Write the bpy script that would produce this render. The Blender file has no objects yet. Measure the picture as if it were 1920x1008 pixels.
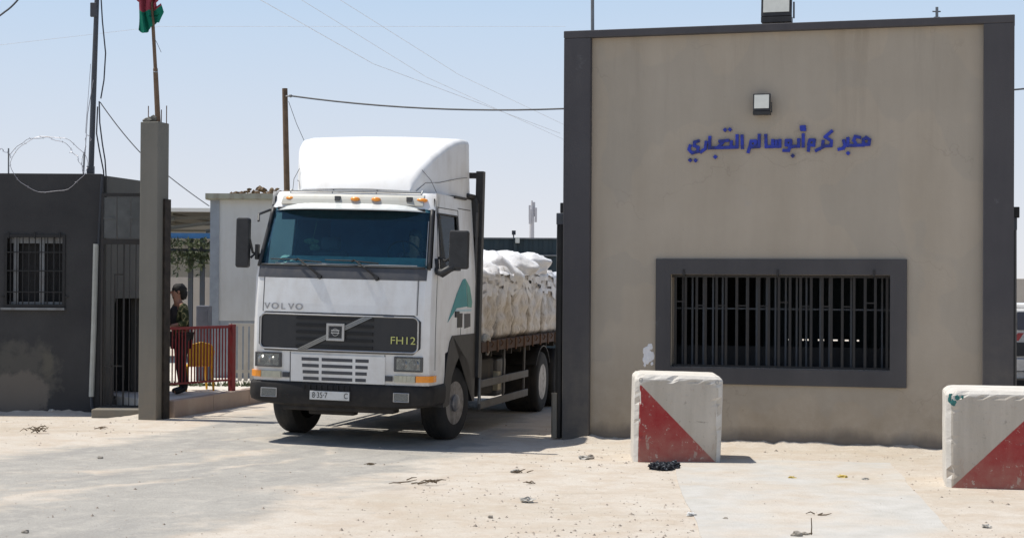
import bpy, bmesh, math, random
from mathutils import Vector, Matrix, noise
rad = math.radians
S = bpy.context.scene
C = S.collection
random.seed(7)

# ------------------------------------------------------------------ camera
F = 3200.0                      # focal length in photo pixels (1920 wide)
CAMH, PITCH, ROLL = 2.1, 0.0081, 0.006
cd = bpy.data.cameras.new('camera'); cam = bpy.data.objects.new('camera', cd); C.objects.link(cam)
cd.lens = F/1920*36; cd.sensor_width = 36; cd.clip_end = 6000; cd.clip_start = 0.1
CM = Matrix.Translation((0, 0, CAMH)) @ Matrix.Rotation(math.pi/2+PITCH, 4, 'X') @ Matrix.Rotation(ROLL, 4, 'Z')
cam.matrix_world = CM
S.camera = cam
def at(px, py, D):
    """photo pixel and distance -> point in the world"""
    d = CM.to_3x3() @ Vector(((px-960)/F, (504-py)/F, -1))
    return Vector((0, 0, CAMH)) + d*(D/d.y)
def onz(px, py, z=0.0):
    d = CM.to_3x3() @ Vector(((px-960)/F, (504-py)/F, -1))
    return Vector((0, 0, CAMH)) + d*((z-CAMH)/d.z)

# ------------------------------------------------------------------ sky, sun, exposure
SUN_EL = rad(67); sun_h = Vector((-0.968, 0.262, 0)).normalized()
sun_dir = (sun_h*math.cos(SUN_EL) + Vector((0, 0, math.sin(SUN_EL)))).normalized()
w = bpy.data.worlds.new('World'); S.world = w; w.use_nodes = True
nt = w.node_tree; nt.nodes.clear()
sky = nt.nodes.new('ShaderNodeTexSky'); sky.sky_type = 'NISHITA'; sky.sun_disc = False
sky.sun_elevation = SUN_EL; sky.sun_rotation = math.atan2(sun_h.x, sun_h.y)
sky.altitude = 50; sky.air_density = 1.0; sky.dust_density = 1.0; sky.ozone_density = 1.5
bg = nt.nodes.new('ShaderNodeBackground'); bg.inputs[1].default_value = 0.125
out = nt.nodes.new('ShaderNodeOutputWorld')
# dusty coastal air: the lowest 25 degrees of the sky pale toward blue-white
wtc = nt.nodes.new('ShaderNodeTexCoord'); wsp = nt.nodes.new('ShaderNodeSeparateXYZ'); nt.links.new(wtc.outputs['Generated'], wsp.inputs[0])
hz = nt.nodes.new('ShaderNodeValToRGB'); he = hz.color_ramp.elements; he[0].position = 0; he[0].color = (.96, .96, .99, 1); he[1].position = .17; he[1].color = (.62, .80, 1.03, 1)
e_ = he.new(.06); e_.color = (.84, .90, 1.0, 1)
nt.links.new(wsp.outputs[2], hz.inputs[0])
hs = nt.nodes.new('ShaderNodeVectorMath'); hs.operation = 'SCALE'; hs.inputs[3].default_value = 6.5; nt.links.new(hz.outputs[0], hs.inputs[0])
hf = nt.nodes.new('ShaderNodeMapRange'); hf.inputs[1].default_value = .15; hf.inputs[2].default_value = .5; hf.inputs[3].default_value = 1; hf.inputs[4].default_value = 0
nt.links.new(wsp.outputs[2], hf.inputs[0])
hm = nt.nodes.new('ShaderNodeMix'); hm.data_type = 'RGBA'; nt.links.new(hf.outputs[0], hm.inputs[0]); nt.links.new(sky.outputs[0], hm.inputs[6]); nt.links.new(hs.outputs[0], hm.inputs[7])
nt.links.new(hm.outputs[2], bg.inputs[0]); nt.links.new(bg.outputs[0], out.inputs[0])
sl = bpy.data.lights.new('sun', 'SUN'); sl.energy = 4.7; sl.angle = rad(0.55); sl.color = (1.0, 0.95, 0.86)
so = bpy.data.objects.new('sun', sl); C.objects.link(so)
so.rotation_euler = (-sun_dir).to_track_quat('-Z', 'Y').to_euler(); so.location = sun_dir*60
S.view_settings.view_transform = 'Standard'; S.view_settings.look = 'None'
S.view_settings.exposure = 0.05; S.view_settings.gamma = 1.0
S.render.engine = 'CYCLES'

# ------------------------------------------------------------------ materials
class NB:
    def __init__(s, name):
        s.m = bpy.data.materials.new(name); s.m.use_nodes = True
        s.t = s.m.node_tree; s.b = s.t.nodes['Principled BSDF']
        s.tc = s.t.nodes.new('ShaderNodeTexCoord')
    def n(s, typ, **kw):
        x = s.t.nodes.new(typ)
        for k, v in kw.items(): setattr(x, k, v)
        return x
    def l(s, a, b): s.t.links.new(a, b)
    def mapped(s, scale=(1, 1, 1), src='Object'):
        mp = s.n('ShaderNodeMapping'); mp.inputs['Scale'].default_value = scale
        s.l(s.tc.outputs[src], mp.inputs[0]); return mp.outputs[0]
    def noise(s, scale, detail=4, rough=.55, vec=None):
        x = s.n('ShaderNodeTexNoise'); x.inputs['Scale'].default_value = scale
        x.inputs['Detail'].default_value = detail; x.inputs['Roughness'].default_value = rough
        s.l(vec if vec else s.tc.outputs['Object'], x.inputs['Vector']); return x.outputs['Fac']
    def ramp(s, fac, stops):
        r = s.n('ShaderNodeValToRGB'); e = r.color_ramp.elements
        while len(e) < len(stops): e.new(0.5)
        for i, (p, c) in enumerate(stops):
            e[i].position = p; e[i].color = (*c, 1) if len(c) == 3 else c
        s.l(fac, r.inputs[0]); return r.outputs[0]
    def mix(s, fac, a, b):
        x = s.n('ShaderNodeMix', data_type='RGBA')
        for v, i in ((fac, 0), (a, 6), (b, 7)):
            if isinstance(v, (tuple, list)): x.inputs[i].default_value = (*v[:3], 1)
            elif isinstance(v, (int, float)): x.inputs[i].default_value = v
            else: s.l(v, x.inputs[i])
        return x.outputs[2]
    def math(s, op, a, b=None, clamp=False):
        x = s.n('ShaderNodeMath', operation=op, use_clamp=clamp)
        for i, v in enumerate((a, b)):
            if v is None: continue
            if isinstance(v, (int, float)): x.inputs[i].default_value = v
            else: s.l(v, x.inputs[i])
        return x.outputs[0]
    def bump(s, h, strength=.3, dist=.01, prev=None):
        x = s.n('ShaderNodeBump'); x.inputs['Strength'].default_value = strength; x.inputs['Distance'].default_value = dist
        s.l(h, x.inputs['Height'])
        if prev: s.l(prev, x.inputs['Normal'])
        s.l(x.outputs[0], s.b.inputs['Normal']); return x.outputs[0]
    def base(s, c): s.l(c, s.b.inputs['Base Color'])
    def set(s, rough=.6, metal=0, spec=.5):
        s.b.inputs['Roughness'].default_value = rough; s.b.inputs['Metallic'].default_value = metal
        s.b.inputs['Specular IOR Level'].default_value = spec

def simple(name, col, rough=.6, metal=0, var=.15, scale=6, bump=0, bscale=60, spec=.5):
    k = NB(name); k.set(rough, metal, spec)
    a = tuple(c*(1-var) for c in col); b = tuple(min(1, c*(1+var)) for c in col)
    k.base(k.ramp(k.noise(scale, 5), [(.3, a), (.7, b)]))
    if bump: k.bump(k.noise(bscale, 4), bump, .01)
    return k.m

def grimy(name, col, dirt=(.16, .12, .08), amount=.5, rough=.5, metal=0, zlow=None, zhigh=None, scale=5, spec=.5):
    """paint with streaky dirt, heavier near the bottom (road dust that stays on the surface)"""
    k = NB(name); k.set(rough, metal, spec)
    n1 = k.noise(scale, 6, .65); n2 = k.noise(2.2, 3, vec=k.mapped((3, 3, .6)))
    f = k.math('MULTIPLY', k.ramp(k.math('MULTIPLY', n1, n2), [(.2, (0, 0, 0)), (.42, (1, 1, 1))]), amount)
    if zlow is not None:
        sp = k.n('ShaderNodeSeparateXYZ'); k.l(k.tc.outputs['Object'], sp.inputs[0])
        mr = k.n('ShaderNodeMapRange'); mr.inputs[1].default_value = zlow; mr.inputs[2].default_value = zhigh
        mr.inputs[3].default_value = .75; mr.inputs[4].default_value = 0
        k.l(sp.outputs[2], mr.inputs[0])
        f = k.math('ADD', f, k.math('MULTIPLY', mr.outputs[0], n1), True)
    k.base(k.mix(f, col, dirt))
    r = k.math('ADD', k.math('MULTIPLY', f, .3), rough, True); k.l(r, k.b.inputs['Roughness'])
    return k.m

def sand_nodes(k):
    co = k.n('ShaderNodeNewGeometry').outputs['Position']
    big = k.noise(.35, 5, .6, co); mid = k.noise(2.3, 6, .65, co); fine = k.noise(38, 4, .7, co)
    c = k.ramp(big, [(.3, (.465, .41, .335)), (.5, (.52, .47, .405)), (.72, (.555, .515, .455))])
    c = k.mix(k.ramp(mid, [(.42, (0, 0, 0)), (.66, (.55, .55, .55))]), c, (.43, .345, .26))
    m2 = k.noise(7, 6, .7, co); c = k.mix(k.ramp(m2, [(.56, (0, 0, 0)), (.66, (.6, .6, .6))]), c, (.575, .53, .465)); c = k.mix(k.ramp(m2, [(.30, (.55, .55, .55)), (.40, (0, 0, 0))]), c, (.36, .30, .235))
    c = k.mix(k.ramp(fine, [(.30, (.5, .5, .5)), (.48, (0, 0, 0))]), c, (.36, .31, .26))
    sp = k.noise(95, 2, .5, co)
    c = k.mix(k.ramp(sp, [(.68, (0, 0, 0)), (.73, (.75, .75, .75))]), c, (.22, .19, .16))
    wv_ = k.n('ShaderNodeMapping'); wv_.inputs['Rotation'].default_value = (0, 0, .45); wv_.inputs['Scale'].default_value = (.5, 3.6, 1); k.l(co, wv_.inputs[0])
    trk = k.noise(1.0, 6, .65, wv_.outputs[0]); c = k.mix(k.ramp(trk, [(.30, (.55, .55, .55)), (.43, (0, 0, 0))]), c, (.40, .345, .28))
    h = k.math('ADD', k.math('ADD', k.math('MULTIPLY', mid, .8), k.math('MULTIPLY', m2, .5)), k.math('MULTIPLY', fine, .35))
    return co, c, h
k = NB('sand'); k.set(.95, spec=.15); co, c, h = sand_nodes(k); k.base(c)
k.bump(h, .6, .035); M_sand = k.m
# dusty asphalt that fades into the sand at its edges
k = NB('asphalt'); k.set(.9, spec=.2); co, c, h = sand_nodes(k)
uv = k.mapped((9, 1.1, 1), 'UV')
str_ = k.noise(1.0, 6, .6, uv); pat = k.noise(.8, 6, .65, co); grit = k.noise(130, 3, .7, co)
asp = k.ramp(k.noise(1.2, 5, .6, co), [(.3, (.325, .31, .28)), (.7, (.415, .395, .355))])
wear = k.noise(1.0, 5, .6, k.mapped((16, .5, 1), 'UV')); asp = k.mix(k.ramp(wear, [(.52, (0, 0, 0)), (.62, (.6, .6, .6))]), asp, (.29, .28, .26))
asp = k.mix(k.ramp(grit, [(.36, (.5, .5, .5)), (.55, (0, 0, 0))]), asp, (.22, .21, .20))
g2 = k.noise(42, 4, .75, co); asp = k.mix(k.ramp(g2, [(.36, (.55, .55, .55)), (.46, (0, 0, 0))]), asp, (.24, .22, .20)); asp = k.mix(k.ramp(g2, [(.60, (0, 0, 0)), (.68, (.6, .6, .6))]), asp, (.56, .51, .45))
g3 = k.noise(3.5, 7, .75, co); asp = k.mix(k.ramp(g3, [(.52, (0, 0, 0)), (.64, (.4, .4, .4))]), asp, (.49, .455, .40)); asp = k.mix(k.ramp(g3, [(.36, (.5, .5, .5)), (.44, (0, 0, 0))]), asp, (.31, .29, .26))
edge = k.n('ShaderNodeAttribute', attribute_name='edge').outputs['Fac']
f = k.math('ADD', k.math('MULTIPLY', str_, .9), k.math('MULTIPLY', pat, .55))
f = k.math('ADD', f, k.math('MULTIPLY', edge, .46))
us = k.n('ShaderNodeSeparateXYZ'); k.l(k.tc.outputs['UV'], us.inputs[0]); wob = k.math('MULTIPLY', k.math('SUBTRACT', k.noise(.8, 3, .5, co), .5), .22)
for uc, uw, ua in ((.50, .045, .22), (.62, .025, .16)):
    rdg = k.math('SUBTRACT', 1.0, k.math('DIVIDE', k.math('ABSOLUTE', k.math('SUBTRACT', k.math('ADD', us.outputs[0], wob), uc)), uw), True)
    f = k.math('ADD', f, k.math('MULTIPLY', rdg, ua))
fr = k.ramp(f, [(.80, (0, 0, 0)), (1.12, (1, 1, 1))]); fr2 = k.n('ShaderNodeMapRange')
fr = k.math('MULTIPLY', k.math('SUBTRACT', f, .78), 5.0, True)
fr = k.math('MAXIMUM', fr, k.math('MULTIPLY', k.math('SUBTRACT', edge, .8), 5, True))
k.base(k.mix(fr, asp, c)); b1 = k.bump(h, .6, .035); k.bump(grit, .3, .006, b1); M_road = k.m
k = NB('concrete_slab'); k.set(.9, spec=.2); co, c, h = sand_nodes(k)
con = k.ramp(k.noise(3, 6, .6, co), [(.3, (.43, .415, .38)), (.7, (.52, .505, .475))])
k.base(k.mix(k.ramp(k.noise(.9, 5, .6, co), [(.40, (.05, .05, .05)), (.62, (.9, .9, .9))]), con, c)); k.bump(h, .6, .035); M_slab = k.m

# rendered wall of the gatehouse: taupe paint, stained toward the ground, scuffs
def plaster(name, c1, c2, low, zl, zh, scuff=None, streak=.35):
    k = NB(name); k.set(.85, spec=.25)
    n1 = k.noise(.9, 6, .6); st = k.noise(1.0, 5, .6, k.mapped((2.6, 2.6, .35)))
    c = k.ramp(k.math('ADD', k.math('MULTIPLY', n1, .5), k.math('MULTIPLY', st, .5)), [(.35, c1), (.65, c2)])
    sp = k.n('ShaderNodeSeparateXYZ'); k.l(k.tc.outputs['Object'], sp.inputs[0])
    mr = k.n('ShaderNodeMapRange'); mr.inputs[1].default_value = zl; mr.inputs[2].default_value = zh
    mr.inputs[3].default_value = 1; mr.inputs[4].default_value = 0; k.l(sp.outputs[2], mr.inputs[0])
    n3 = k.noise(3.2, 6, .7)
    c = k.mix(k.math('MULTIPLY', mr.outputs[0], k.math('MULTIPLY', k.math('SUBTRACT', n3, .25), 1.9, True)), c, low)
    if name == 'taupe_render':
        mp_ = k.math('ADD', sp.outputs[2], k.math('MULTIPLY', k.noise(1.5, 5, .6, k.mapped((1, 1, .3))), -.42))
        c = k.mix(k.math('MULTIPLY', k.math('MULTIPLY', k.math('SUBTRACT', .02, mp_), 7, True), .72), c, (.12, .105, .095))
        dr = k.noise(2.2, 6, .7, k.mapped((2.2, 2.2, .16))); tz = k.n('ShaderNodeMapRange'); tz.inputs[1].default_value = 3.2; tz.inputs[2].default_value = 5.4; k.l(sp.outputs[2], tz.inputs[0])
        c = k.mix(k.math('MULTIPLY', k.ramp(dr, [(.52, (0, 0, 0)), (.66, (.25, .25, .25))]), tz.outputs[0]), c, (.22, .19, .15))
        pz = k.noise(.8, 3, .5, k.mapped((1, 1, .7))); c = k.mix(k.ramp(pz, [(.52, (0, 0, 0)), (.535, (.22, .22, .22))]), c, (.30, .285, .25))
        vo = k.n('ShaderNodeTexVoronoi', feature='DISTANCE_TO_EDGE'); vo.inputs['Scale'].default_value = .55
        wv = k.n('ShaderNodeVectorMath', operation='ADD'); nn_ = k.n('ShaderNodeTexNoise'); nn_.inputs['Scale'].default_value = 2.2; nn_.inputs['Detail'].default_value = 6; k.l(k.tc.outputs['Object'], nn_.inputs['Vector'])
        k.l(k.tc.outputs['Object'], wv.inputs[0]); k.l(nn_.outputs['Color'], wv.inputs[1]); k.l(wv.outputs[0], vo.inputs['Vector'])
        cm = k.noise(.7, 2); c = k.mix(k.math('MULTIPLY', k.ramp(vo.outputs['Distance'], [(.0, (.22, .22, .22)), (.006, (0, 0, 0))]), k.ramp(cm, [(.52, (0, 0, 0)), (.6, (1, 1, 1))])), c, (.15, .13, .11))
    if scuff:
        n4 = k.noise(1.7, 6, .75); f = k.ramp(n4, [(.64, (0, 0, 0)), (.70, (.8, .8, .8))])
        c = k.mix(k.math('MULTIPLY', f, streak), c, scuff)
    fl = k.noise(24, 3, .7); c = k.mix(k.ramp(fl, [(.72, (0, 0, 0)), (.76, (.5, .5, .5))]), c, low)
    k.base(c); b = k.bump(k.noise(1.6, 4), .25, .05); k.bump(k.noise(45, 5, .7), .35, .008, b)
    return k.m
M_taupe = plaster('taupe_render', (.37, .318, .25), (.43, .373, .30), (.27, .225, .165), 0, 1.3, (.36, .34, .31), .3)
M_dark = plaster('dark_grey_paint', (.062, .060, .066), (.085, .082, .086), (.16, .145, .12), 0, 2.0, (.15, .15, .155), .55)
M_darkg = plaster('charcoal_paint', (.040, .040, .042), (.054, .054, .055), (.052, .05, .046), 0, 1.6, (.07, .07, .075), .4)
M_frame = plaster('window_surround_paint', (.062, .060, .063), (.085, .082, .084), (.08, .078, .075), 0, 1.0, (.2, .2, .2), .35)
M_oldcon = plaster('old_concrete', (.15, .145, .125), (.20, .19, .165), (.24, .20, .15), 0, 1.6, (.26, .25, .22), .6)
M_sidecon = plaster('side_render', (.10, .098, .09), (.14, .135, .12), (.16, .14, .12), 0, 1, None)
M_patch = simple('bare_render_patch', (.125, .115, .102), .9, var=.3, scale=4, bump=.5)
M_patch2 = simple('pinkish_render_patch', (.16, .13, .115), .9, var=.25, scale=3, bump=.5)
M_kerb = plaster('kerb_concrete', (.36, .27, .22), (.45, .37, .30), (.32, .24, .19), 0, .4, (.42, .25, .22), .8)
M_plat = simple('platform_concrete', (.58, .54, .48), .9, var=.1, scale=3, bump=.3)
M_black = simple('black_metal', (.012, .012, .013), .5, .3, var=.3)
M_blackp = simple('black_plastic', (.022, .022, .023), .55, 0, var=.3, scale=10)
M_grill = grimy('grille_metal', (.020, .019, .019), (.06, .05, .042), .45, .6, .2, scale=9)
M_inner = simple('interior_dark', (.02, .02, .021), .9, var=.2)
M_white = grimy('white_truck_paint', (.74, .74, .73), (.46, .41, .35), .32, .28, zlow=.5, zhigh=1.6, scale=4)
M_spoil = grimy('white_deflector_plastic', (.78, .78, .77), (.5, .46, .40), .35, .4, scale=3)
M_bump = grimy('dark_bumper_plastic', (.013, .013, .014), (.07, .06, .05), .3, .65, zlow=.3, zhigh=.9, scale=8, spec=.25)
M_tyre = grimy('tyre_rubber', (.014, .014, .014), (.09, .075, .06), .35, .85, scale=7)
M_rim = grimy('wheel_steel', (.26, .26, .27), (.10, .08, .06), .8, .4, .6, scale=12)
M_chrome = grimy('grille_chrome', (.42, .42, .42), (.25, .23, .2), .3, .3, .8, scale=12)
M_chassis = grimy('chassis_paint', (.022, .021, .02), (.10, .085, .065), .7, .8, scale=5)
M_guard = grimy('guard_rail_metal', (.10, .10, .10), (.14, .12, .10), .6, .6, .4, scale=6)
M_deck = grimy('rusty_deck_steel', (.075, .045, .035), (.13, .09, .06), .7, .8, .1, scale=8)
M_orange = simple('orange_lens', (.85, .30, .03), .25, var=.08, scale=20)
M_beige = simple('indicator_lens', (.45, .43, .33), .3, var=.1, scale=20)
M_teal = simple('teal_decal', (.02, .26, .27), .5, var=.1)
M_yellowt = simple('yellow_letter', (.50, .50, .16), .4, var=.05)
M_greyt = simple('grey_letter', (.30, .30, .31), .4, .3, var=.05)
M_platew = grimy('plate_white', (.62, .62, .60), (.3, .28, .25), .4, .5, scale=20)
M_platek = simple('plate_black', (.03, .03, .03), .5)
M_seat = simple('seat_fabric', (.035, .04, .05), .9, var=.3)
M_dash = simple('dash_painted_reflection', (.55, .62, .55), .6, var=.2)  # dash painted pale to imitate the reflection along the windscreen foot
M_bluel = simple('blue_sign_plastic', (.007, .022, .27), .35, var=.6, scale=9)
M_redrail = grimy('red_railing_paint', (.22, .018, .022), (.18, .09, .07), .35, .5, scale=14)
M_palef = grimy('pale_fence_paint', (.60, .58, .52), (.4, .35, .28), .4, .6, scale=8)
M_cabin = grimy('cabin_panel', (.62, .62, .59), (.45, .42, .36), .4, .6, scale=2)
M_cabtrim = simple('cabin_trim', (.30, .33, .36), .5, var=.12)
M_eave = grimy('eave_metal', (.40, .39, .30), (.22, .18, .13), .7, .6, scale=7)
M_wood = grimy('weathered_wood', (.16, .105, .065), (.07, .05, .035), .7, .85, scale=9)
M_rust = simple('rust', (.13, .07, .04), .9, var=.4, scale=20)
M_steel = grimy('galvanised_steel', (.20, .21, .22), (.12, .10, .08), .4, .5, .6, scale=10)
M_mast = grimy('dark_mast_paint', (.06, .07, .085), (.10, .085, .07), .5, .6, .2, scale=12)
M_wire = simple('wire_grey', (.16, .17, .19), .6, var=.1)
M_wirel = simple('razor_wire_steel', (.35, .34, .36), .45, .5, var=.2, scale=30)
M_cable = simple('cable_black', (.03, .035, .045), .6)
M_screen = grimy('teal_sheet_metal', (.020, .040, .052), (.06, .07, .07), .5, .6, .1, scale=3)
M_pwall = plaster('pale_perimeter_wall', (.42, .38, .33), (.50, .46, .40), (.4, .35, .29), 0, 1, None)
M_canopy = simple('canopy_sheet', (.70, .68, .62), .7, var=.06, scale=1)
M_truss = grimy('canopy_steel', (.16, .15, .12), (.25, .22, .16), .5, .7, .1, scale=5)
M_blue = simple('blue_beam_paint', (.06, .20, .42), .5, var=.2)
M_yellow = grimy('yellow_plastic', (.75, .42, .02), (.4, .25, .08), .3, .45, scale=9)
M_cabinet = simple('grey_cabinet', (.14, .145, .17), .6, var=.15)
M_skin = simple('skin', (.30, .15, .10), .55, var=.08, scale=10)
M_hair = simple('black_hair', (.010, .009, .008), .8, var=.3, scale=60, bump=.8)
M_cloth_d = simple('dark_cloth', (.018, .015, .017), .9, var=.4, scale=9, bump=.4, bscale=20)
M_shirt = simple('driver_shirt', (.10, .07, .10), .9, var=.2)
k = NB('camouflage_cloth'); k.set(.9, spec=.2)
k.base(k.ramp(k.noise(11, 2, .4), [(.40, (.025, .032, .016)), (.46, (.07, .078, .036)), (.54, (.24, .215, .12)), (.60, (.04, .05, .025))])); M_camo = k.m
k.b.inputs['Roughness'].default_value = .9
for r_ in [n for n in k.t.nodes if n.type == 'VALTORGB']: r_.color_ramp.interpolation = 'CONSTANT'
k = NB('plastic_wrapped_sacks'); k.set(.42, spec=.5)
a = k.noise(3.0, 6, .7); b_ = k.noise(9, 5, .7, k.mapped((1.6, 1.6, .8))); 
c = k.ramp(a, [(.32, (.42, .36, .29)), (.44, (.56, .52, .47)), (.56, (.70, .69, .68))])
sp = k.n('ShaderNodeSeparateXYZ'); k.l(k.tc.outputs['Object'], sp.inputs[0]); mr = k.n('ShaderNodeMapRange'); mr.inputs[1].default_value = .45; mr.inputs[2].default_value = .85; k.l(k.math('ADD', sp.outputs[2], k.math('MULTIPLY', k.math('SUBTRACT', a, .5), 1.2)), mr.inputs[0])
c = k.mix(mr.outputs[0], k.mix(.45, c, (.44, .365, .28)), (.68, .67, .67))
c = k.mix(k.ramp(b_, [(.38, (.7, .7, .7)), (.48, (0, 0, 0))]), c, (.30, .25, .20)); k.base(c); k.bump(b_, .5, .03); M_load = k.m
k = NB('white_plastic_sheet'); k.set(.4, spec=.5)
k.base(k.ramp(k.noise(5, 5, .6), [(.3, (.66, .66, .68)), (.6, (.82, .82, .83))])); k.bump(k.noise(14, 5, .7), .6, .03); M_sheet = k.m
k = NB('brown_roof_debris'); k.set(.95, spec=.1)
k.base(k.ramp(k.noise(14, 5, .7), [(.35, (.05, .035, .025)), (.5, (.16, .105, .065)), (.65, (.30, .24, .16))])); k.bump(k.noise(25, 4), .8, .03); M_debris = k.m
k = NB('leaf_green'); k.set(.6)
k.base(k.ramp(k.noise(5, 3), [(.35, (.035, .05, .025)), (.65, (.12, .145, .07))])); M_leaf = k.m
k = NB('rag_cloth'); k.set(.9, spec=.1)
k.base(k.ramp(k.noise(30, 3), [(.45, (.015, .016, .02)), (.6, (.05, .055, .065)), (.7, (.28, .30, .31))])); M_rag = k.m
M_stone = simple('stone', (.28, .25, .21), .9, var=.35, scale=20, bump=.6)
M_twig = simple('dry_twig', (.12, .085, .05), .9, var=.3, scale=30)
M_paper = simple('dirty_paper', (.42, .40, .36), .85, var=.35, scale=15, bump=.5)
M_peel = simple('yellow_peel', (.55, .42, .12), .7, var=.3, scale=30)
M_flagk = simple('flag_black', (.015, .012, .02), .9)
k = NB('flag_stripes'); k.set(.85, spec=.1)
sp = k.n('ShaderNodeSeparateXYZ'); k.l(k.tc.outputs['UV'], sp.inputs[0])
rp = k.n('ShaderNodeValToRGB'); rp.color_ramp.interpolation = 'CONSTANT'; e = rp.color_ramp.elements
for i in range(3): e.new(.5)
for i, (p, c_) in enumerate([(0, (.01, .15, .10)), (.30, (.26, .05, .07)), (.62, (.05, .02, .04)), (.80, (.22, .2, .28)), (.9, (.02, .02, .03))]):
    e[i].position = p; e[i].color = (*c_, 1)
k.l(sp.outputs[1], rp.inputs[0]); k.base(rp.outputs[0]); M_flag = k.m

def glass_mat(name, tint, gl=.08, rough=.02, body=None, bodyf=0.0):
    m = bpy.data.materials.new(name); m.use_nodes = True; t = m.node_tree; t.nodes.clear()
    tr = t.nodes.new('ShaderNodeBsdfTransparent'); tr.inputs[0].default_value = (*tint, 1)
    g = t.nodes.new('ShaderNodeBsdfGlossy'); g.inputs['Roughness'].default_value = rough; g.inputs[0].default_value = (.9, .95, 1, 1)
    fr = t.nodes.new('ShaderNodeFresnel'); fr.inputs[0].default_value = 1.45
    mm = t.nodes.new('ShaderNodeMath'); mm.operation = 'MULTIPLY'; mm.inputs[1].default_value = gl; t.links.new(fr.outputs[0], mm.inputs[0])
    mx = t.nodes.new('ShaderNodeMixShader'); o = t.nodes.new('ShaderNodeOutputMaterial')
    t.links.new(mm.outputs[0], mx.inputs[0]); t.links.new(tr.outputs[0], mx.inputs[1]); t.links.new(g.outputs[0], mx.inputs[2])
    last = mx.outputs[0]
    if body:
        d = t.nodes.new('ShaderNodeBsdfDiffuse'); d.inputs[0].default_value = (*body, 1)
        m2 = t.nodes.new('ShaderNodeMixShader'); m2.inputs[0].default_value = bodyf
        t.links.new(last, m2.inputs[1]); t.links.new(d.outputs[0], m2.inputs[2]); last = m2.outputs[0]
    t.links.new(last, o.inputs[0]); return m
M_wind = glass_mat('tinted_windscreen', (.60, .83, .87), .9, .02, (.02, .10, .17), .06)
M_sideg = glass_mat('side_glass', (.85, .93, .93), .35)
M_lens = glass_mat('headlamp_glass', (.85, .87, .85), 1.2, .05, (.5, .5, .47), .25)

# ------------------------------------------------------------------ mesh helpers
def xf(bm, vs, m): 
    if m is not None: bmesh.ops.transform(bm, matrix=m, verts=vs)
def box(bm, x0, x1, y0, y1, z0, z1, m=None):
    vs = [bm.verts.new((x, y, z)) for x in (x0, x1) for y in (y0, y1) for z in (z0, z1)]
    for f in ((0, 1, 3, 2), (4, 6, 7, 5), (0, 4, 5, 1), (2, 3, 7, 6), (0, 2, 6, 4), (1, 5, 7, 3)):
        bm.faces.new([vs[i] for i in f])
    xf(bm, vs, m); return vs
def tube(bm, pts, r, n=8, cap=True):
    pts = [Vector(p) for p in pts]; rings = []
    rr = r if isinstance(r, (list, tuple)) else [r]*len(pts)
    prevu = None
    for i, p in enumerate(pts):
        t = (pts[min(i+1, len(pts)-1)]-pts[max(i-1, 0)]).normalized()
        if prevu is None:
            u = t.cross(Vector((0, 0, 1)));  u = u if u.length > .05 else t.cross(Vector((0, 1, 0)))
        else: u = prevu - t*prevu.dot(t)
        u.normalize(); prevu = u; v = t.cross(u)
        rings.append([bm.verts.new(p+(u*math.cos(a)+v*math.sin(a))*rr[i]) for a in (2*math.pi*j/n for j in range(n))])
    for a, b in zip(rings, rings[1:]):
        for j in range(n): bm.faces.new((a[j], a[(j+1) % n], b[(j+1) % n], b[j]))
    if cap: bm.faces.new(rings[0][::-1]); bm.faces.new(rings[-1])
def lathe(bm, prof, center, axis='X', n=28, closed=False):
    c = Vector(center); rings = []
    for r, h in prof:
        ring = []
        for j in range(n):
            a = 2*math.pi*j/n; p, q = r*math.cos(a), r*math.sin(a)
            v = {'X': (h, p, q), 'Y': (p, h, q), 'Z': (p, q, h)}[axis]
            ring.append(bm.verts.new(c+Vector(v)))
        rings.append(ring)
    R_ = rings + ([rings[0]] if closed else [])
    for a, b in zip(R_, R_[1:]):
        for j in range(n): bm.faces.new((a[j], a[(j+1) % n], b[(j+1) % n], b[j]))
    if not closed: bm.faces.new(rings[0][::-1]); bm.faces.new(rings[-1])
def prism(bm, pts, d, m=None):
    """polygon in the XZ plane extruded from y=0 to y=d"""
    a = [bm.verts.new((x, 0, z)) for x, z in pts]; b = [bm.verts.new((x, d, z)) for x, z in pts]
    bm.faces.new(a); bm.faces.new(b[::-1]); n = len(pts)
    for i in range(n): bm.faces.new((a[i], b[i], b[(i+1) % n], a[(i+1) % n]))
    xf(bm, a+b, m)
def blob(bm, c, r, seed=0, sub=2, rough=.3, freq=1.6):
    g = bmesh.ops.create_icosphere(bm, subdivisions=sub, radius=1)
    r = r if hasattr(r, '__len__') else (r, r, r)
    for v in g['verts']:
        k_ = 1+rough*noise.noise(v.co*freq+Vector((seed*3.1, seed*1.7, seed)))
        v.co = Vector((v.co.x*r[0]*k_, v.co.y*r[1]*k_, v.co.z*r[2]*k_))+Vector(c)
    return g['verts']
def obj(name, bm, mat, parent=None, bevel=0, smooth=False, loc=None, rotz=None, seg=2):
    bmesh.ops.recalc_face_normals(bm, faces=bm.faces[:])
    me = bpy.data.meshes.new(name); bm.to_mesh(me); bm.free()
    me.materials.append(mat)
    o = bpy.data.objects.new(name, me); C.objects.link(o)
    if parent: o.parent = parent
    if loc is not None: o.location = loc
    if rotz is not None: o.rotation_euler.z = rotz
    if smooth:
        me.shade_smooth()
    if bevel:
        b = o.modifiers.new('bevel', 'BEVEL'); b.width = bevel; b.segments = seg; b.limit_method = 'ANGLE'; b.angle_limit = rad(35)
    return o
def tag(o, label, cat=None, group=None, kind=None):
    if label: o['label'] = label
    if cat: o['category'] = cat
    if group: o['group'] = group
    if kind: o['kind'] = kind
    return o
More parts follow.
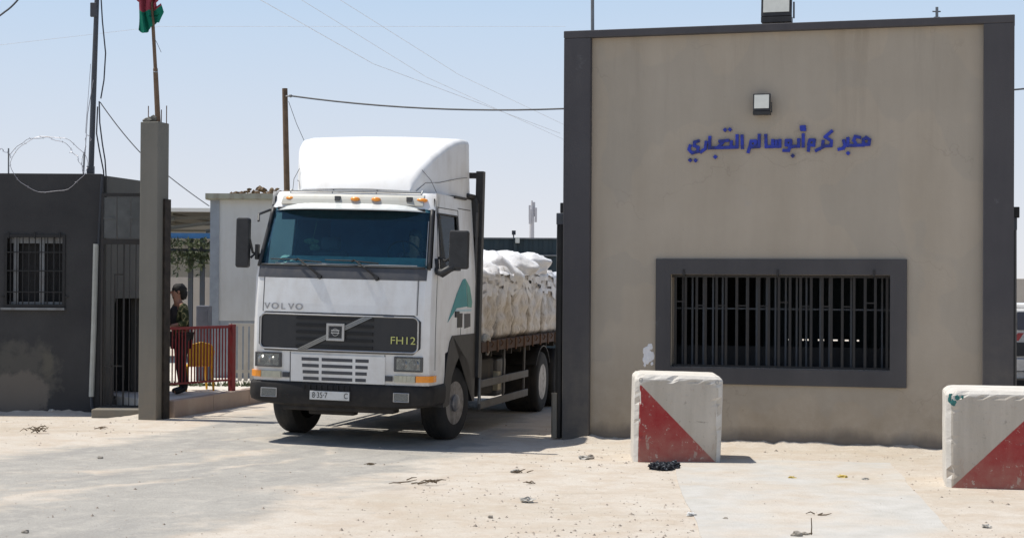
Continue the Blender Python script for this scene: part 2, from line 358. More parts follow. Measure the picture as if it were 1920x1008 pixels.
def thing(name, label, cat, loc=(0, 0, 0), rotz=0, group=None):
    o = bpy.data.objects.new(name, None); C.objects.link(o); o.empty_display_size = .2
    o.location = loc; o.rotation_euler = (0, 0, rotz); return tag(o, label, cat, group)
def B(): return bmesh.new()
def boxo(name, x0, x1, y0, y1, z0, z1, mat, parent=None, bevel=0, m=None):
    bm = B(); box(bm, x0, x1, y0, y1, z0, z1, m); return obj(name, bm, mat, parent, bevel)
def text(name, s, size, mat, parent, m, depth=.008, sx=1.0):
    cu = bpy.data.curves.new(name, 'FONT'); cu.body = s; cu.size = size; cu.extrude = depth/2; cu.align_x = 'CENTER'; cu.align_y = 'CENTER'
    to = bpy.data.objects.new('tmp', cu); C.objects.link(to)
    me = bpy.data.meshes.new_from_object(to); bpy.data.objects.remove(to)
    me.transform(m @ Matrix.Rotation(math.pi/2, 4, 'X') @ Matrix.Diagonal((sx, 1, 1, 1)))
    me.materials.append(mat); o = bpy.data.objects.new(name, me); C.objects.link(o); o.parent = parent
    return o
def skin(name, verts, edges, radii, mat, parent=None, root=0, sub=2):
    me = bpy.data.meshes.new(name); me.from_pydata([Vector(v) for v in verts], edges, [])
    o = bpy.data.objects.new(name, me); C.objects.link(o); me.materials.append(mat)
    sk = o.modifiers.new('skin', 'SKIN'); sk.use_smooth_shade = True
    for i, r in enumerate(radii):
        d = me.skin_vertices[0].data[i]; d.radius = r if hasattr(r, '__len__') else (r, r); d.use_root = (i == root)
    ss = o.modifiers.new('sub', 'SUBSURF'); ss.levels = sub; ss.render_levels = sub
    if parent: o.parent = parent
    return o
def split_loose(o):
    """one object per connected piece"""
    bm = bmesh.new(); bm.from_mesh(o.data); seen = set(); comps = []
    for f in bm.faces:
        if f in seen: continue
        st = [f]; seen.add(f); comp = []
        while st:
            q = st.pop(); comp.append(q)
            for v in q.verts:
                for g_ in v.link_faces:
                    if g_ not in seen: seen.add(g_); st.append(g_)
        comps.append([[v.co.copy() for v in f_.verts] for f_ in comp])
    bm.free()
    if len(comps) < 2: return
    for i, comp in enumerate(comps):
        idx = {}; vs = []; fs = []
        for f_ in comp:
            ff = []
            for co_ in f_:
                k_ = co_.to_tuple(6)
                if k_ not in idx: idx[k_] = len(vs); vs.append(co_)
                ff.append(idx[k_])
            fs.append(ff)
        me = bpy.data.meshes.new(o.name); me.from_pydata(vs, [], fs); me.materials.append(o.data.materials[0])
        if i == 0: o.data = me
        else:
            c = o.copy(); c.data = me; C.objects.link(c)
def clamp(x, a, b): return max(a, min(b, x))

# ------------------------------------------------------------------ truck frame (needed by the ground)
TH = rad(13); TRK = Vector((-2.24, 21.8, 0))
def gz(X, Y):
    """road crossfall under the lorry: gently higher on the left"""
    u = (X-TRK.x)*math.cos(TH)-(Y-TRK.y)*math.sin(TH)
    fade = clamp((90-Y)/30, 0, 1)*clamp((Y+5)/8, 0, 1)
    return -.0375*math.tanh(u/1.7)*fade

# ------------------------------------------------------------------ ground, road, slab
def axis_vals(a, b, step, far, grow=1.35):
    v = [a+i*step for i in range(int((b-a)/step)+1)]; s = step; x = v[-1]
    while x < far[1]: s *= grow; x += s; v.append(x)
    s = step; x = v[0]; pre = []
    while x > far[0]: s *= grow; x -= s; pre.append(x)
    return pre[::-1]+v
bm = B(); xs = axis_vals(-12, 12, .3, (-1500, 1500)); ys = axis_vals(8, 34, .3, (-60, 3500))
g = [[bm.verts.new((x, y, gz(x, y))) for x in xs] for y in ys]
for j in range(len(ys)-1):
    for i in range(len(xs)-1): bm.faces.new((g[j][i], g[j][i+1], g[j+1][i+1], g[j+1][i]))
tag(obj('ground', bm, M_sand, smooth=True), 'pale sandy ground with scattered grit', kind='structure')

rows = [((-14, 8), (-4, 6.5)), ((-12, 14), (-1.4, 14)), ((-9, 17.6), (-.75, 17.5)), ((-6.5, 20.4), (-.15, 20)),
        ((-5.45, 23), (.35, 22.3)), ((-5.0, 25.2), (.62, 24.5)), ((-4.55, 27), (1.1, 27)), ((-3.4, 32), (3, 32)), ((-1, 42), (5, 42)), ((6, 70), (13, 70))]
def crv(P, t):
    n = len(P)-1; i = min(int(t), n-1); u = t-i
    p0, p1, p2, p3 = (Vector(P[clamp(i+d, 0, n)]) for d in (-1, 0, 1, 2))
    return .5*((2*p1)+(-p0+p2)*u+(2*p0-5*p1+4*p2-p3)*u*u+(-p0+3*p1-3*p2+p3)*u**3)
bm = B(); uvl = bm.loops.layers.uv.new('UVMap'); NJ, NI = 150, 28; gr = []; info = {}
for j in range(NJ+1):
    t = (len(rows)-1)*j/NJ; L = crv([r[0] for r in rows], t); R_ = crv([r[1] for r in rows], t); row = []
    for i in range(NI+1):
        u = i/NI; p = L.lerp(R_, u); q = 0 if 0 < i < NI else .0
        v = bm.verts.new((p.x, p.y, gz(p.x, p.y)+(.005 if 0 < i < NI else -.012))); info[v] = (u, t*3); row.append(v)
    gr.append(row)
for j in range(NJ):
    for i in range(NI): bm.faces.new((gr[j][i], gr[j][i+1], gr[j+1][i+1], gr[j+1][i]))
for f_ in bm.faces:
    for lp in f_.loops: lp[uvl].uv = info[lp.vert]
bm.verts.index_update(); ed = [0]*len(bm.verts)
for v, (u, t) in info.items(): ed[v.index] = clamp((abs(u-.5)-.30)/.2, 0, 1)
o = obj('road', bm, M_road, smooth=True)
at_ = o.data.attributes.new('edge', 'FLOAT', 'POINT')
for i, v in enumerate(ed): at_.data[i].value = v
tag(o, 'dusty grey asphalt road with sand drifted over it', kind='structure')

bm = B(); P = [(1.95, 20.9), (4.55, 20.5), (4.15, 17.5), (3.55, 12.4), (1.5, 12.4)]
vs = []
for a_, b_ in zip(P, P[1:]+P[:1]):
    for i in range(12):
        q = Vector(a_).lerp(Vector(b_), i/12); n_ = noise.noise(Vector((q.x*2, q.y*2, 1)))*.05
        vs.append((q.x+n_, q.y+n_))
lo = [bm.verts.new((x, y, gz(x, y)-.05)) for x, y in vs]; hi = [bm.verts.new((x, y, gz(x, y)+.010)) for x, y in vs]
bm.faces.new(hi)
for i in range(len(vs)): bm.faces.new((lo[i], lo[(i+1) % len(vs)], hi[(i+1) % len(vs)], hi[i]))
tag(obj('pavement', bm, M_slab), 'worn concrete apron dusted with sand', kind='structure')

# raised platform behind the left pillar with its kerb
bm = B(); kd = Vector((.79, 3.2)).normalized(); K0 = Vector((-5.07, 25.72)); K1 = K0+kd*16
top = [(K0.x-.16, K0.y), (K1.x-.16, K1.y), (-14, K1.y), (-14, 27.9), (-7.0, 27.9), (-5.45, 25.80)]
prism(bm, [(x, y) for x, y in top], .29, Matrix(((1, 0, 0, 0), (0, 0, 1, 0), (0, 1, 0, 0), (0, 0, 0, 1))))
tag(obj('sidewalk', bm, M_plat), 'raised pale concrete platform', kind='structure')
bm = B(); p0 = Vector((0, 0))
for i in range(11):
    a = K0+kd*(i*1.45); b = K0+kd*(i*1.45+1.44); nn = Vector((-kd.y, kd.x))*.155
    pts = [a, b, b+nn, a+nn]; dz = .004*((i*7) % 3)
    lo = [bm.verts.new((q.x, q.y, -.1)) for q in pts]; hi = [bm.verts.new((q.x, q.y, .296+dz)) for q in pts]
    bm.faces.new(hi); bm.faces.new(lo)
    for q in range(4): bm.faces.new((lo[q], lo[(q+1) % 4], hi[(q+1) % 4], hi[q]))
tag(obj('kerb', bm, M_kerb, bevel=.015), 'stained pinkish concrete kerb of the platform', kind='structure')

# sand drifted against the walls
def drift(pts, wid, hgt, seed):
    bm = B(); n = 90; m = 8; g = []
    L_ = [(Vector(a), Vector(b)) for a, b in zip(pts, pts[1:])]; tot = sum((b-a).length for a, b in L_)
    for i in range(n+1):
        t = tot*i/n
        for a, b in L_:
            if t <= (b-a).length+1e-6: p = a.lerp(b, t/(b-a).length); d = (b-a).normalized(); break
            t -= (b-a).length
        nn = Vector((d.y, -d.x)); k_ = .35+.65*clamp(.5+.9*noise.noise(Vector((i*.13, seed, 0)))+.35*noise.noise(Vector((i*.41, seed, 4))), 0, 1.2); k_ *= min(1, i/6, (n-i)/6)
        row = []
        for j in range(m+1):
            u = j/m; q = p+nn*(u*wid*(.4+.8*k_)-.12); z = hgt*k_*(1-u)**1.5*(1+.4*noise.noise(Vector((i*.5, j*.8, seed))))-.012*u
            row.append(bm.verts.new((q.x, q.y, gz(q.x, q.y)+z)))
        g.append(row)
    for i in range(n):
        for j in range(m): bm.faces.new((g[i][j], g[i][j+1], g[i+1][j+1], g[i+1][j]))
    tag(obj('sand_drift', bm, M_sand, smooth=True), 'sand drifted against the foot of a wall', kind='structure')
drift([(.66, 23.32), (6.5, 21.6)], .55, .10, 1); drift([(-10.3, 26.25), (-6.3, 26.25), (-5.3, 25.35)], .6, .12, 2)
# ------------------------------------------------------------------ gatehouse
PH = rad(16.4)
G = thing('gatehouse', 'taupe gatehouse with charcoal pilasters, barred window and blue Arabic lettering', 'building', (.69, 23.3, 0), -PH)
Wd, Dp, Ht = 5.91, 4.6, 5.54
def wall_hole(bm, x0, x1, z0, z1, hx0, hx1, hz0, hz1, y0, y1):
    box(bm, x0, hx0, y0, y1, z0, z1); box(bm, hx1, x1, y0, y1, z0, z1)
    box(bm, hx0, hx1, y0, y1, z0, hz0); box(bm, hx0, hx1, y0, y1, hz1, z1)
def slab_hole(bm, x0, x1, z0, z1, hx0, hx1, hz0, hz1, y0, y1):
    """one watertight wall with a rectangular hole, no seams on its face"""
    xs_ = [x0, hx0, hx1, x1]; zs = [z0, hz0, hz1, z1]
    V = {(i, j, k_): bm.verts.new((xs_[i], y, zs[j])) for i in range(4) for j in range(4) for k_, y in enumerate((y0, y1))}
    for i in range(3):
        for j in range(3):
            if (i, j) == (1, 1): continue
            for k_ in (0, 1): bm.faces.new([V[q] for q in ((i, j, k_), (i+1, j, k_), (i+1, j+1, k_), (i, j+1, k_))])
    for i in range(3):
        for j in (0, 3): bm.faces.new([V[q] for q in ((i, j, 0), (i+1, j, 0), (i+1, j, 1), (i, j, 1))])
        for j in (0, 3): bm.faces.new([V[q] for q in ((j, i, 0), (j, i+1, 0), (j, i+1, 1), (j, i, 1))])
    for a_, b_ in (((1, 1), (2, 1)), ((2, 1), (2, 2)), ((2, 2), (1, 2)), ((1, 2), (1, 1))):
        bm.faces.new([V[q] for q in ((*a_, 0), (*b_, 0), (*b_, 1), (*a_, 1))])
HX0, HX1, HZ0, HZ1 = 1.487, 4.37, .99, 2.225
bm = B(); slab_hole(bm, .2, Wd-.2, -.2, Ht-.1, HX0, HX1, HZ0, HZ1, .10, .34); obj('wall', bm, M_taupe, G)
for x0, x1 in ((0, .376), (5.53, Wd)):
    bm = B(); box(bm, x0, x1, 0, .36, -.2, Ht-.10); obj('pilaster', bm, M_dark, G, bevel=.012)
bm = B(); box(bm, -.003, Wd+.003, -.004, .37, Ht-.10, Ht); obj('coping', bm, M_dark, G, bevel=.01)
for x0, x1 in ((.02, .24), (Wd-.24, Wd-.02)):
    boxo('side_wall', x0, x1, .36, Dp, -.2, Ht-.35, M_taupe, G)
boxo('roof', .24, Wd-.24, .34, Dp-.22, 3.6, 3.8, M_oldcon, G)
bm = B(); slab_hole(bm, .24, Wd-.24, -.2, 3.6, 2.1, 4.6, 1.1, 2.2, Dp-.22, Dp); obj('back_wall', bm, M_darkg, G)
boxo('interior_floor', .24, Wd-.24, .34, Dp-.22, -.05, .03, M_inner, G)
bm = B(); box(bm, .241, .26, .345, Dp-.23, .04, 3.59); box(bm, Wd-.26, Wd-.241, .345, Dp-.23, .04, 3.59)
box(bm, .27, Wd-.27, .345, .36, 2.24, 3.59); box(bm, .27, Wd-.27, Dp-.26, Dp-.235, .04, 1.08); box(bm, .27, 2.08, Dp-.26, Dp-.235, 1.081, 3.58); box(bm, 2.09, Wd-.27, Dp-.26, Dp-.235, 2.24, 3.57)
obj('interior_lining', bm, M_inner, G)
fx0, fx1, fz0, fz1 = 1.283, 4.585, .77, 2.435
bm = B(); slab_hole(bm, fx0, fx1, fz0, fz1, HX0-.002, HX1+.002, HZ0-.002, HZ1+.002, .055, .103); obj('window_surround', bm, M_frame, G, bevel=.006)
# outer grille
gw = thing('g', None, None); bpy.data.objects.remove(gw)
bm = B(); y = .16
box(bm, HX0, HX1, y-.012, y+.012, HZ1-.035, HZ1-.004); box(bm, HX0, HX1, y-.012, y+.012, HZ0+.004, HZ0+.03)
nb = 21; random.seed(11)
for i in range(nb):
    x = HX0+.05+(HX1-HX0-.1)*i/(nb-1)+random.uniform(-.014, .014)
    box(bm, x-.017, x+.017, y-.006, y+.006, HZ0+.03, HZ1-.035)
    if i < nb-1 and i % 2 != 1: 
        zc = HZ1-.42+random.choice((0, .05)); box(bm, x+.017, x+.12, y-.005, y+.005, zc, zc+.016)
for x in (HX0+.18, 2.92, HX1-.2): box(bm, x-.012, x+.012, .04, y, HZ1-.012, HZ1+.07)
obj('window_grille', bm, M_grill, G)
bm = B(); y = .42
for i in range(22):
    x = HX0-.05+(HX1-HX0+.1)*i/21+random.uniform(-.03, .03); box(bm, x-.012, x+.012, y-.012, y+.012, .5, 2.4)
for z in (.62, 1.76, 2.3): box(bm, HX0-.1, HX1+.1, y+.013, y+.025, z, z+.02)
tag(obj('inner_grille', bm, M_mast, G), 'dim second grille inside the barred window')
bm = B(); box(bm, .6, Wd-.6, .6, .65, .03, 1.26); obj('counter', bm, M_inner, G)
bm = B()
for i in range(12): box(bm, 2.15+i*.2, 2.17+i*.2, Dp-.15, Dp-.13, 1.11, 2.19)
box(bm, 2.1, 4.6, Dp-.12, Dp-.1, 1.246, 2.2); box(bm, 2.1, 4.6, Dp-.12, Dp-.1, 1.1, 1.222)
for x0_, x1_ in ((2.1, 2.5), (2.56, 2.72), (2.82, 2.95), (3.06, 3.2), (3.27, 3.38), (3.44, 3.56), (3.6, 4.6)): box(bm, x0_, x1_, Dp-.098, Dp-.08, 1.2, 1.27)
obj('back_shutter', bm, M_screen, G)

# Arabic lettering, stroke by stroke (units: 1 = 1/681 m on the wall)
def sgn(px, py): return Vector((1.70+(px-145)*.001475, 3.90-(py-280)*.001475*1.02))
strokes = [
 [(1742, 200), (1775, 222), (1768, 262), (1722, 262), (1718, 220), (1745, 202)], [(1722, 268), (1640, 268)],
 [(1690, 200), (1650, 190), (1636, 225), (1660, 262)], [(1640, 269), (1585, 269), (1585, 205)], [(1586, 268), (1560, 268), (1548, 225)], [(1560, 262), (1545, 292), (1505, 300)], ['dot', (1587, 335)],
 [(1445, 140), (1385, 190), (1440, 225), (1438, 268), (1365, 270)], [(1368, 225), (1362, 280), (1305, 308)],
 [(1290, 215), (1250, 215), (1240, 255), (1285, 262), (1292, 218)], [(1245, 262), (1238, 308)],
 [(1192, 165), (1192, 272)], [(1205, 98), (1175, 100), (1178, 122), (1208, 124)], [(1152, 208), (1152, 268), (1085, 270)], ['dot', (1100, 350)],
 [(1080, 215), (1042, 215), (1040, 255), (1082, 258), (1082, 218)], [(1080, 262), (1062, 305), (1018, 302)],
 [(985, 210), (985, 266), (868, 268)], [(952, 215), (952, 262)], [(920, 210), (920, 262)], [(858, 165), (862, 272)],
 [(800, 162), (798, 265), (735, 268)], [(765, 215), (725, 215), (718, 255), (762, 262), (768, 218)], [(715, 262), (700, 312)],
 [(645, 165), (648, 275)], [(600, 162), (600, 267), (345, 270)], [(548, 215), (546, 265)], ['dot', (490, 112)], ['dot', (535, 110)],
 [(520, 205), (440, 212)], [(480, 212), (430, 262)], ['dot', (402, 350)], [(352, 172), (350, 268)],
 [(318, 215), (312, 275), (268, 305)],
 [(250, 205), (212, 215), (208, 248), (245, 262), (240, 300), (190, 312), (160, 280), (172, 245)], ['dot', (172, 375)], ['dot', (222, 378)]]
bm = B(); dd = 0
for s_ in strokes:
    dd += 1; d0 = .060+.0007*(dd % 13)
    if s_[0] == 'dot':
        c_ = sgn(*s_[1]); h = .030
        prism(bm, [(c_.x, c_.y-h), (c_.x+h, c_.y), (c_.x, c_.y+h), (c_.x-h, c_.y)], .045, Matrix.Translation((0, d0, 0))); continue
    P_ = [sgn(*q) for q in s_]
    for a, b in zip(P_, P_[1:]):
        d0 += .0005; t = (b-a).normalized(); n_ = Vector((-t.y, t.x))*.020; a2 = a-t*.014; b2 = b+t*.014
        prism(bm, [(a2+n_).to_tuple(), (b2+n_).to_tuple(), (b2-n_).to_tuple(), (a2-n_).to_tuple()], .04, Matrix.Translation((0, d0, 0)))
tag(obj('lettering', bm, M_bluel, G), 'weathered blue raised Arabic letters')
# white paint splash by the window
bm = B()
for i, (x, z, r) in enumerate([(1.16, 1.19, .055), (1.19, 1.13, .07), (1.15, 1.07, .045), (1.2, 1.25, .035), (1.3, 1.33, .02), (1.13, 1.0, .018), (1.23, 1.02, .02)]):
    blob(bm, (x, .100-.0007*i, z), (r, .004, r*1.15), i, 2, .5)
obj('paint_splash', bm, M_sheet, G)

def floodlight(label, loc, wdt, hgt, depth, tilt, postz=None):
    Fm = Matrix.Rotation(-PH, 4, 'Z')
    t = thing('floodlight', label, 'floodlight', loc, -PH, 'floodlights of the gatehouse')
    R_ = Matrix.Rotation(tilt, 4, 'X')
    bm = B(); box(bm, -wdt/2, wdt/2, 0, depth*.35, -hgt/2, hgt/2, R_); box(bm, -wdt*.42, wdt*.42, depth*.35, depth*.8, -hgt*.42, hgt*.42, R_)
    for i in range(6): box(bm, -wdt*.4+i*wdt*.15, -wdt*.39+i*wdt*.15, depth*.8, depth, -hgt*.4, hgt*.4, R_)
    obj('housing', bm, M_blackp, t, bevel=.006)
    bm = B(); box(bm, -wdt*.43, wdt*.43, -.006, -.001, -hgt*.36, hgt*.43, R_); obj('lens', bm, M_lensw, t)
    bm = B(); box(bm, -wdt*.5, wdt*.5, -.02, depth*.7, -hgt*.72, -hgt*.52); box(bm, -wdt*.46, -wdt*.42, .0, .03, -hgt*.6, 0); box(bm, wdt*.55, wdt*.6, .0, .03, -hgt*.6, 0)
    if postz: box(bm, wdt*.2, wdt*.25, .02, .06, -hgt*.5-postz, -hgt*.5)
    obj('bracket', bm, M_blackp, t)
    return t
M_lensw = simple('frosted_lens', (.62, .63, .58), .25, var=.06, scale=12)
def gl(u, v, z): return Vector((.69, 23.3, 0))+Vector((math.cos(PH)*u+math.sin(PH)*v, -math.sin(PH)*u+math.cos(PH)*v, z))
floodlight('small square floodlight fixed on the taupe wall above the blue lettering', gl(2.71, -.03, 4.50), .225, .23, .12, rad(-6))
floodlight('large floodlight standing on the roof edge of the gatehouse', gl(2.88, .1, 5.83), .40, .36, .2, rad(-6), .12)

# thin pipes above the roof
def pole(name, label, cat, p0, p1, r, mat, r2=None, group=None):
    bm = B(); p0 = Vector(p0); p1 = Vector(p1); mid = p0.lerp(p1, .5)-p0
    tube(bm, [(0, 0, 0), mid, p1-p0], [r, (r+(r2 or r))/2, r2 or r], 10)
    o = obj(name, bm, mat, loc=p0, smooth=False); return tag(o, label, cat, group)
t = thing('antenna_mast', 'thin pipe mast rising behind the left end of the gatehouse roof', 'mast', gl(.26, .6, 0))
bm = B(); tube(bm, [(0, 0, 5.19), (-.02, 0, 7.4)], .024, 8); obj('pipe', bm, M_steel, t)
bm = B(); box(bm, -.06, .06, -.06, .06, 5.19, 5.21); obj('base_plate', bm, M_steel, t)
t = thing('roof_antenna', 'small stub antenna peeking over the right end of the gatehouse roof', 'antenna', gl(4.9, 1.2, 0))
bm = B(); tube(bm, [(0, 0, 3.8), (0, 0, 5.86)], .02, 8); obj('pipe', bm, M_steel, t)
bm = B(); tube(bm, [(-.06, 0, 5.80), (.05, 0, 5.80)], .01, 6); tube(bm, [(-.04, 0, 5.72), (.04, 0, 5.72)], .01, 6); split_loose(obj('crossbar', bm, M_steel, t))

# gate posts either side of the gatehouse
def gatepost(label, loc, lean, h):
    t = thing('gate_post', label, 'gate post', loc, -PH, 'black sliding gate posts')
    bm = B(); tube(bm, [(0, 0, 0), (lean, 0, h-.3)], .055, 8); obj('post', bm, M_black, t)
    bm = B(); box(bm, lean-.05, lean+.06, -.06, .06, h-.3, h-.14); obj('collar', bm, M_mast, t, bevel=.01)
    bm = B(); box(bm, lean+.0, lean+.09, -.05, .05, h-.14, h); obj('cap', bm, M_black, t, bevel=.01)
    bm = B(); box(bm, -.075, .0, -.09, -.06, .0, .62); box(bm, -.075, -.06, -.09, .4, .05, .6); obj('guide', bm, M_oldcon, t)
    return t
gatepost('black gate post with boxy cap standing against the left end of the gatehouse', gl(-.08, .12, -.02), .02, 3.22)
gatepost('black gate post at the far right end of the gatehouse', gl(Wd-.01, .5, 0), -.01, 3.12)

# ------------------------------------------------------------------ painted concrete blocks
def block_mat(name, sgnx):
    k = NB(name); k.set(.85, spec=.25)
    sp = k.n('ShaderNodeSeparateXYZ'); k.l(k.tc.outputs['Object'], sp.inputs[0])
    n1 = k.noise(5, 6, .65); n2 = k.noise(1.4, 5, .6, k.mapped((3, 1, .5))); n3 = k.noise(18, 4, .7)
    con = k.ramp(n2, [(.3, (.40, .36, .30)), (.7, (.54, .49, .42))])
    con = k.mix(k.ramp(n3, [(.60, (0, 0, 0)), (.68, (.5, .5, .5))]), con, (.22, .2, .17))
    wh = k.ramp(n1, [(.3, (.52, .49, .44)), (.7, (.66, .63, .58))])
    # white band along the top and the corners of the face
    ax = k.math('ABSOLUTE', sp.outputs[0])
    tcor = k.math('ADD', sp.outputs[2], k.math('MULTIPLY', k.math('POWER', k.math('MULTIPLY', ax, 1.9), 6), .16))
    band = k.math('MULTIPLY', k.math('SUBTRACT', k.math('ADD', tcor, k.math('MULTIPLY', n1, .08)), 1.0), 40, True)
    face = k.mix(band, con, wh)
    red = k.mix(k.ramp(n1, [(.35, (0, 0, 0)), (.75, (.75, .75, .75))]), (.30, .028, .03), (.35, .10, .085))
    red = k.mix(k.ramp(n3, [(.63, (0, 0, 0)), (.70, (.5, .5, .5))]), red, (.42, .25, .2))
    d = k.math('SUBTRACT', k.math('ADD', k.math('MULTIPLY', sp.outputs[0], sgnx*.98), .46), sp.outputs[2])
    fr = k.math('MULTIPLY', k.math('ADD', d, k.math('MULTIPLY', n3, .012)), 90, True)
    inx = k.math('LESS_THAN', k.math('MULTIPLY', sp.outputs[0], sgnx*-1), .445+.06)
    geo = k.n('ShaderNodeNewGeometry'); tn = k.n('ShaderNodeVectorTransform', vector_type='NORMAL', convert_from='WORLD', convert_to='OBJECT')
    k.l(geo.outputs['True Normal'], tn.inputs[0]); sn = k.n('ShaderNodeSeparateXYZ'); k.l(tn.outputs[0], sn.inputs[0])
    front = k.math('LESS_THAN', sn.outputs[1], -.8)
    fr = k.math('MULTIPLY', fr, k.math('MULTIPLY', k.math('SUBTRACT', 1.0, band), k.math('LESS_THAN', ax, .466)), True)
    face = k.mix(fr, face, red)
    zb = k.n('ShaderNodeMapRange'); zb.inputs[1].default_value = .0; zb.inputs[2].default_value = .45; zb.inputs[3].default_value = .85; zb.inputs[4].default_value = 0; k.l(sp.outputs[2], zb.inputs[0])
    face = k.mix(k.math('MULTIPLY', zb.outputs[0], n1), face, (.33, .26, .20))
    sc = k.noise(3.0, 6, .75, k.mapped((2.5, 1, 1))); face = k.mix(k.ramp(sc, [(.60, (0, 0, 0)), (.64, (.65, .65, .65))]), face, (.40, .33, .27))
    fl2 = k.noise(11, 5, .8); face = k.mix(k.ramp(fl2, [(.60, (0, 0, 0)), (.63, (.8, .8, .8))]), face, (.47, .41, .35)); s2 = k.noise(6, 4, .7, k.mapped((.25, 1, 3))); face = k.mix(k.ramp(s2, [(.66, (0, 0, 0)), (.69, (.5, .5, .5))]), face, (.12, .11, .10))
    k.base(k.mix(front, wh, face)); b = k.bump(n1, .4, .03); k.bump(n3, .35, .01, b)
    return k.m
def block(label, loc, rz, mat, extra=None):
    bm = B(); hw, d, h, c = .53, 1.0, 1.035, .065
    def ring(z, s, o_=0): 
        w_ = hw*s
        return [bm.verts.new(p) for p in ((-w_+c, o_, z), (w_-c, o_, z), (w_, o_+c, z), (w_, d-c, z), (w_-c, d, z), (-w_+c, d, z), (-w_, d-c, z), (-w_, c+o_, z))]
    rs = [ring(-.12, .985), ring(.5, 1.0), ring(h-.05, 1.0)]
    c2 = c; hw2 = hw-.05
    top = [bm.verts.new(p) for p in ((-hw2+c, .05, h), (hw2-c, .05, h), (hw2, .05+c, h), (hw2, d-.05-c, h), (hw2-c, d-.05, h), (-hw2+c, d-.05, h), (-hw2, d-.05-c, h), (-hw2, .05+c, h))]
    rs.append(top)
    for a, b in zip(rs, rs[1:]):
        for j in range(8): bm.faces.new((a[j], a[(j+1) % 8], b[(j+1) % 8], b[j]))
    bm.faces.new(rs[0]); bm.faces.new(rs[-1])
    bmesh.ops.recalc_face_normals(bm, faces=bm.faces[:]); bmesh.ops.bevel(bm, geom=bm.edges[:], offset=.012, segments=1, affect='EDGES')
    bmesh.ops.triangulate(bm, faces=[f_ for f_ in bm.faces if len(f_.verts) > 4]); bmesh.ops.subdivide_edges(bm, edges=[e_ for e_ in bm.edges if e_.calc_length() > .12], cuts=3, use_grid_fill=True)
    bmesh.ops.subdivide_edges(bm, edges=[e_ for e_ in bm.edges if e_.calc_length() > .08], cuts=2, use_grid_fill=True)
    for v_ in bm.verts:
        e1 = (abs(v_.co.x) > hw-.10)+(v_.co.z > h-.09)+(v_.co.y < .03)+(v_.co.y > d-.05)
        n_ = noise.noise(v_.co*9+Vector((loc[0], 0, 0)))
        v_.co += Vector((-math.copysign(1, v_.co.x)*(abs(v_.co.x) > hw-.1), (v_.co.y < .1)*1.0, -1.0*(v_.co.z > h-.1)))*(max(0, n_-.18)*.05 if e1 >= 2 else n_*.002)
    o = obj('concrete_block', bm, mat, loc=loc, rotz=rz); tag(o, label, 'concrete block', 'painted concrete blocks in front of the gatehouse')
    if extra: extra(o)
    return o
pl_, pr_ = onz(1187, 862, -.03), onz(1352, 868, -.03)
def rings_mark(o):
    bm = B(); 
    for x in (-.455, .455): tube(bm, [(x+math.cos(a)*.018, -.001, .965+math.sin(a)*.026) for a in [i*math.pi/6 for i in range(13)]], .004, 5)
    split_loose(obj('stencil_mark', bm, M_greyt, o))
BL = block('red and white concrete block before the barred window, red at lower left', ((pl_.x+pr_.x)/2, 20.45, gz(2, 20.4)+.01), rad(-2), block_mat('block_paint_left', -1), rings_mark)
BL.rotation_euler.y = rad(1.2)
b2 = onz(1777, 913, -.035)
def green_mark(o):
    bm = B(); 
    for i, (x, z, r) in enumerate([(-.47, .93, .035), (-.45, .90, .03), (-.41, .95, .022), (-.48, .97, .02), (-.36, .96, .014)]): blob(bm, (x, .002-i*.0006 if x > -.455 else .012-i*.0006, z), (r, .004, r*1.2), i, 2, .6)
    obj('paint_mark', bm, simple('green_spray_paint', (.03, .16, .15), .7, var=.5, scale=30), o)
block('red and white concrete block at the right edge, green paint on its corner', (b2.x+.51*math.cos(rad(14)), b2.y-.51*math.sin(rad(12)), gz(5, 18)), rad(-12), block_mat('block_paint_right', 1), green_mark)

# ------------------------------------------------------------------ left guardhouse
def worn_guardhouse(m_):
    k = NB('charcoal_paint_worn'); k.set(.88, spec=.2)
    n1 = k.noise(.9, 6, .6); n2 = k.noise(4, 6, .7); n3 = k.noise(22, 4, .7)
    c = k.ramp(n1, [(.35, (.040, .040, .042)), (.65, (.056, .056, .057))])
    sp = k.n('ShaderNodeSeparateXYZ'); k.l(k.tc.outputs['Object'], sp.inputs[0])
    def ell(cx, cz, rx, rz_, warp):
        dx = k.math('POWER', k.math('ABSOLUTE', k.math('DIVIDE', k.math('SUBTRACT', sp.outputs[0], cx), rx)), 2.4); dz = k.math('POWER', k.math('ABSOLUTE', k.math('DIVIDE', k.math('SUBTRACT', sp.outputs[2], cz), rz_)), 2.4)
        return k.math('SUBTRACT', k.math('SUBTRACT', 1.0+warp*.5, k.math('ADD', dx, dz)), k.math('MULTIPLY', n2, warp))
    c = k.mix(k.math('MULTIPLY', k.math('MULTIPLY', ell(-1.20, .62, .62, .58, 3.4), 1.3, True), .85), c, (.090, .087, .078))
    c = k.mix(k.math('MULTIPLY', k.math('MULTIPLY', ell(-1.22, .30, .46, .38, 2.2), 3, True), .85), c, (.135, .122, .108))
    c = k.mix(k.math('MULTIPLY', ell(-.80, .75, .10, .28, 2.6), 1.2, True), c, (.10, .095, .08))
    c = k.mix(k.ramp(n3, [(.66, (0, 0, 0)), (.74, (.6, .6, .6))]), c, (.075, .072, .066))
    k.base(c); b = k.bump(n2, .3, .02); k.bump(n3, .4, .008, b); return k.m
M_worn = worn_guardhouse(None)
GH = Vector((-6.33, 26.25, 0))    # its front right corner
def ghz(): return gz(-6.5, 26)
L = thing('guardhouse', 'charcoal painted guardhouse with a small barred window at the left edge', 'building', (GH.x, GH.y, ghz()), 0)
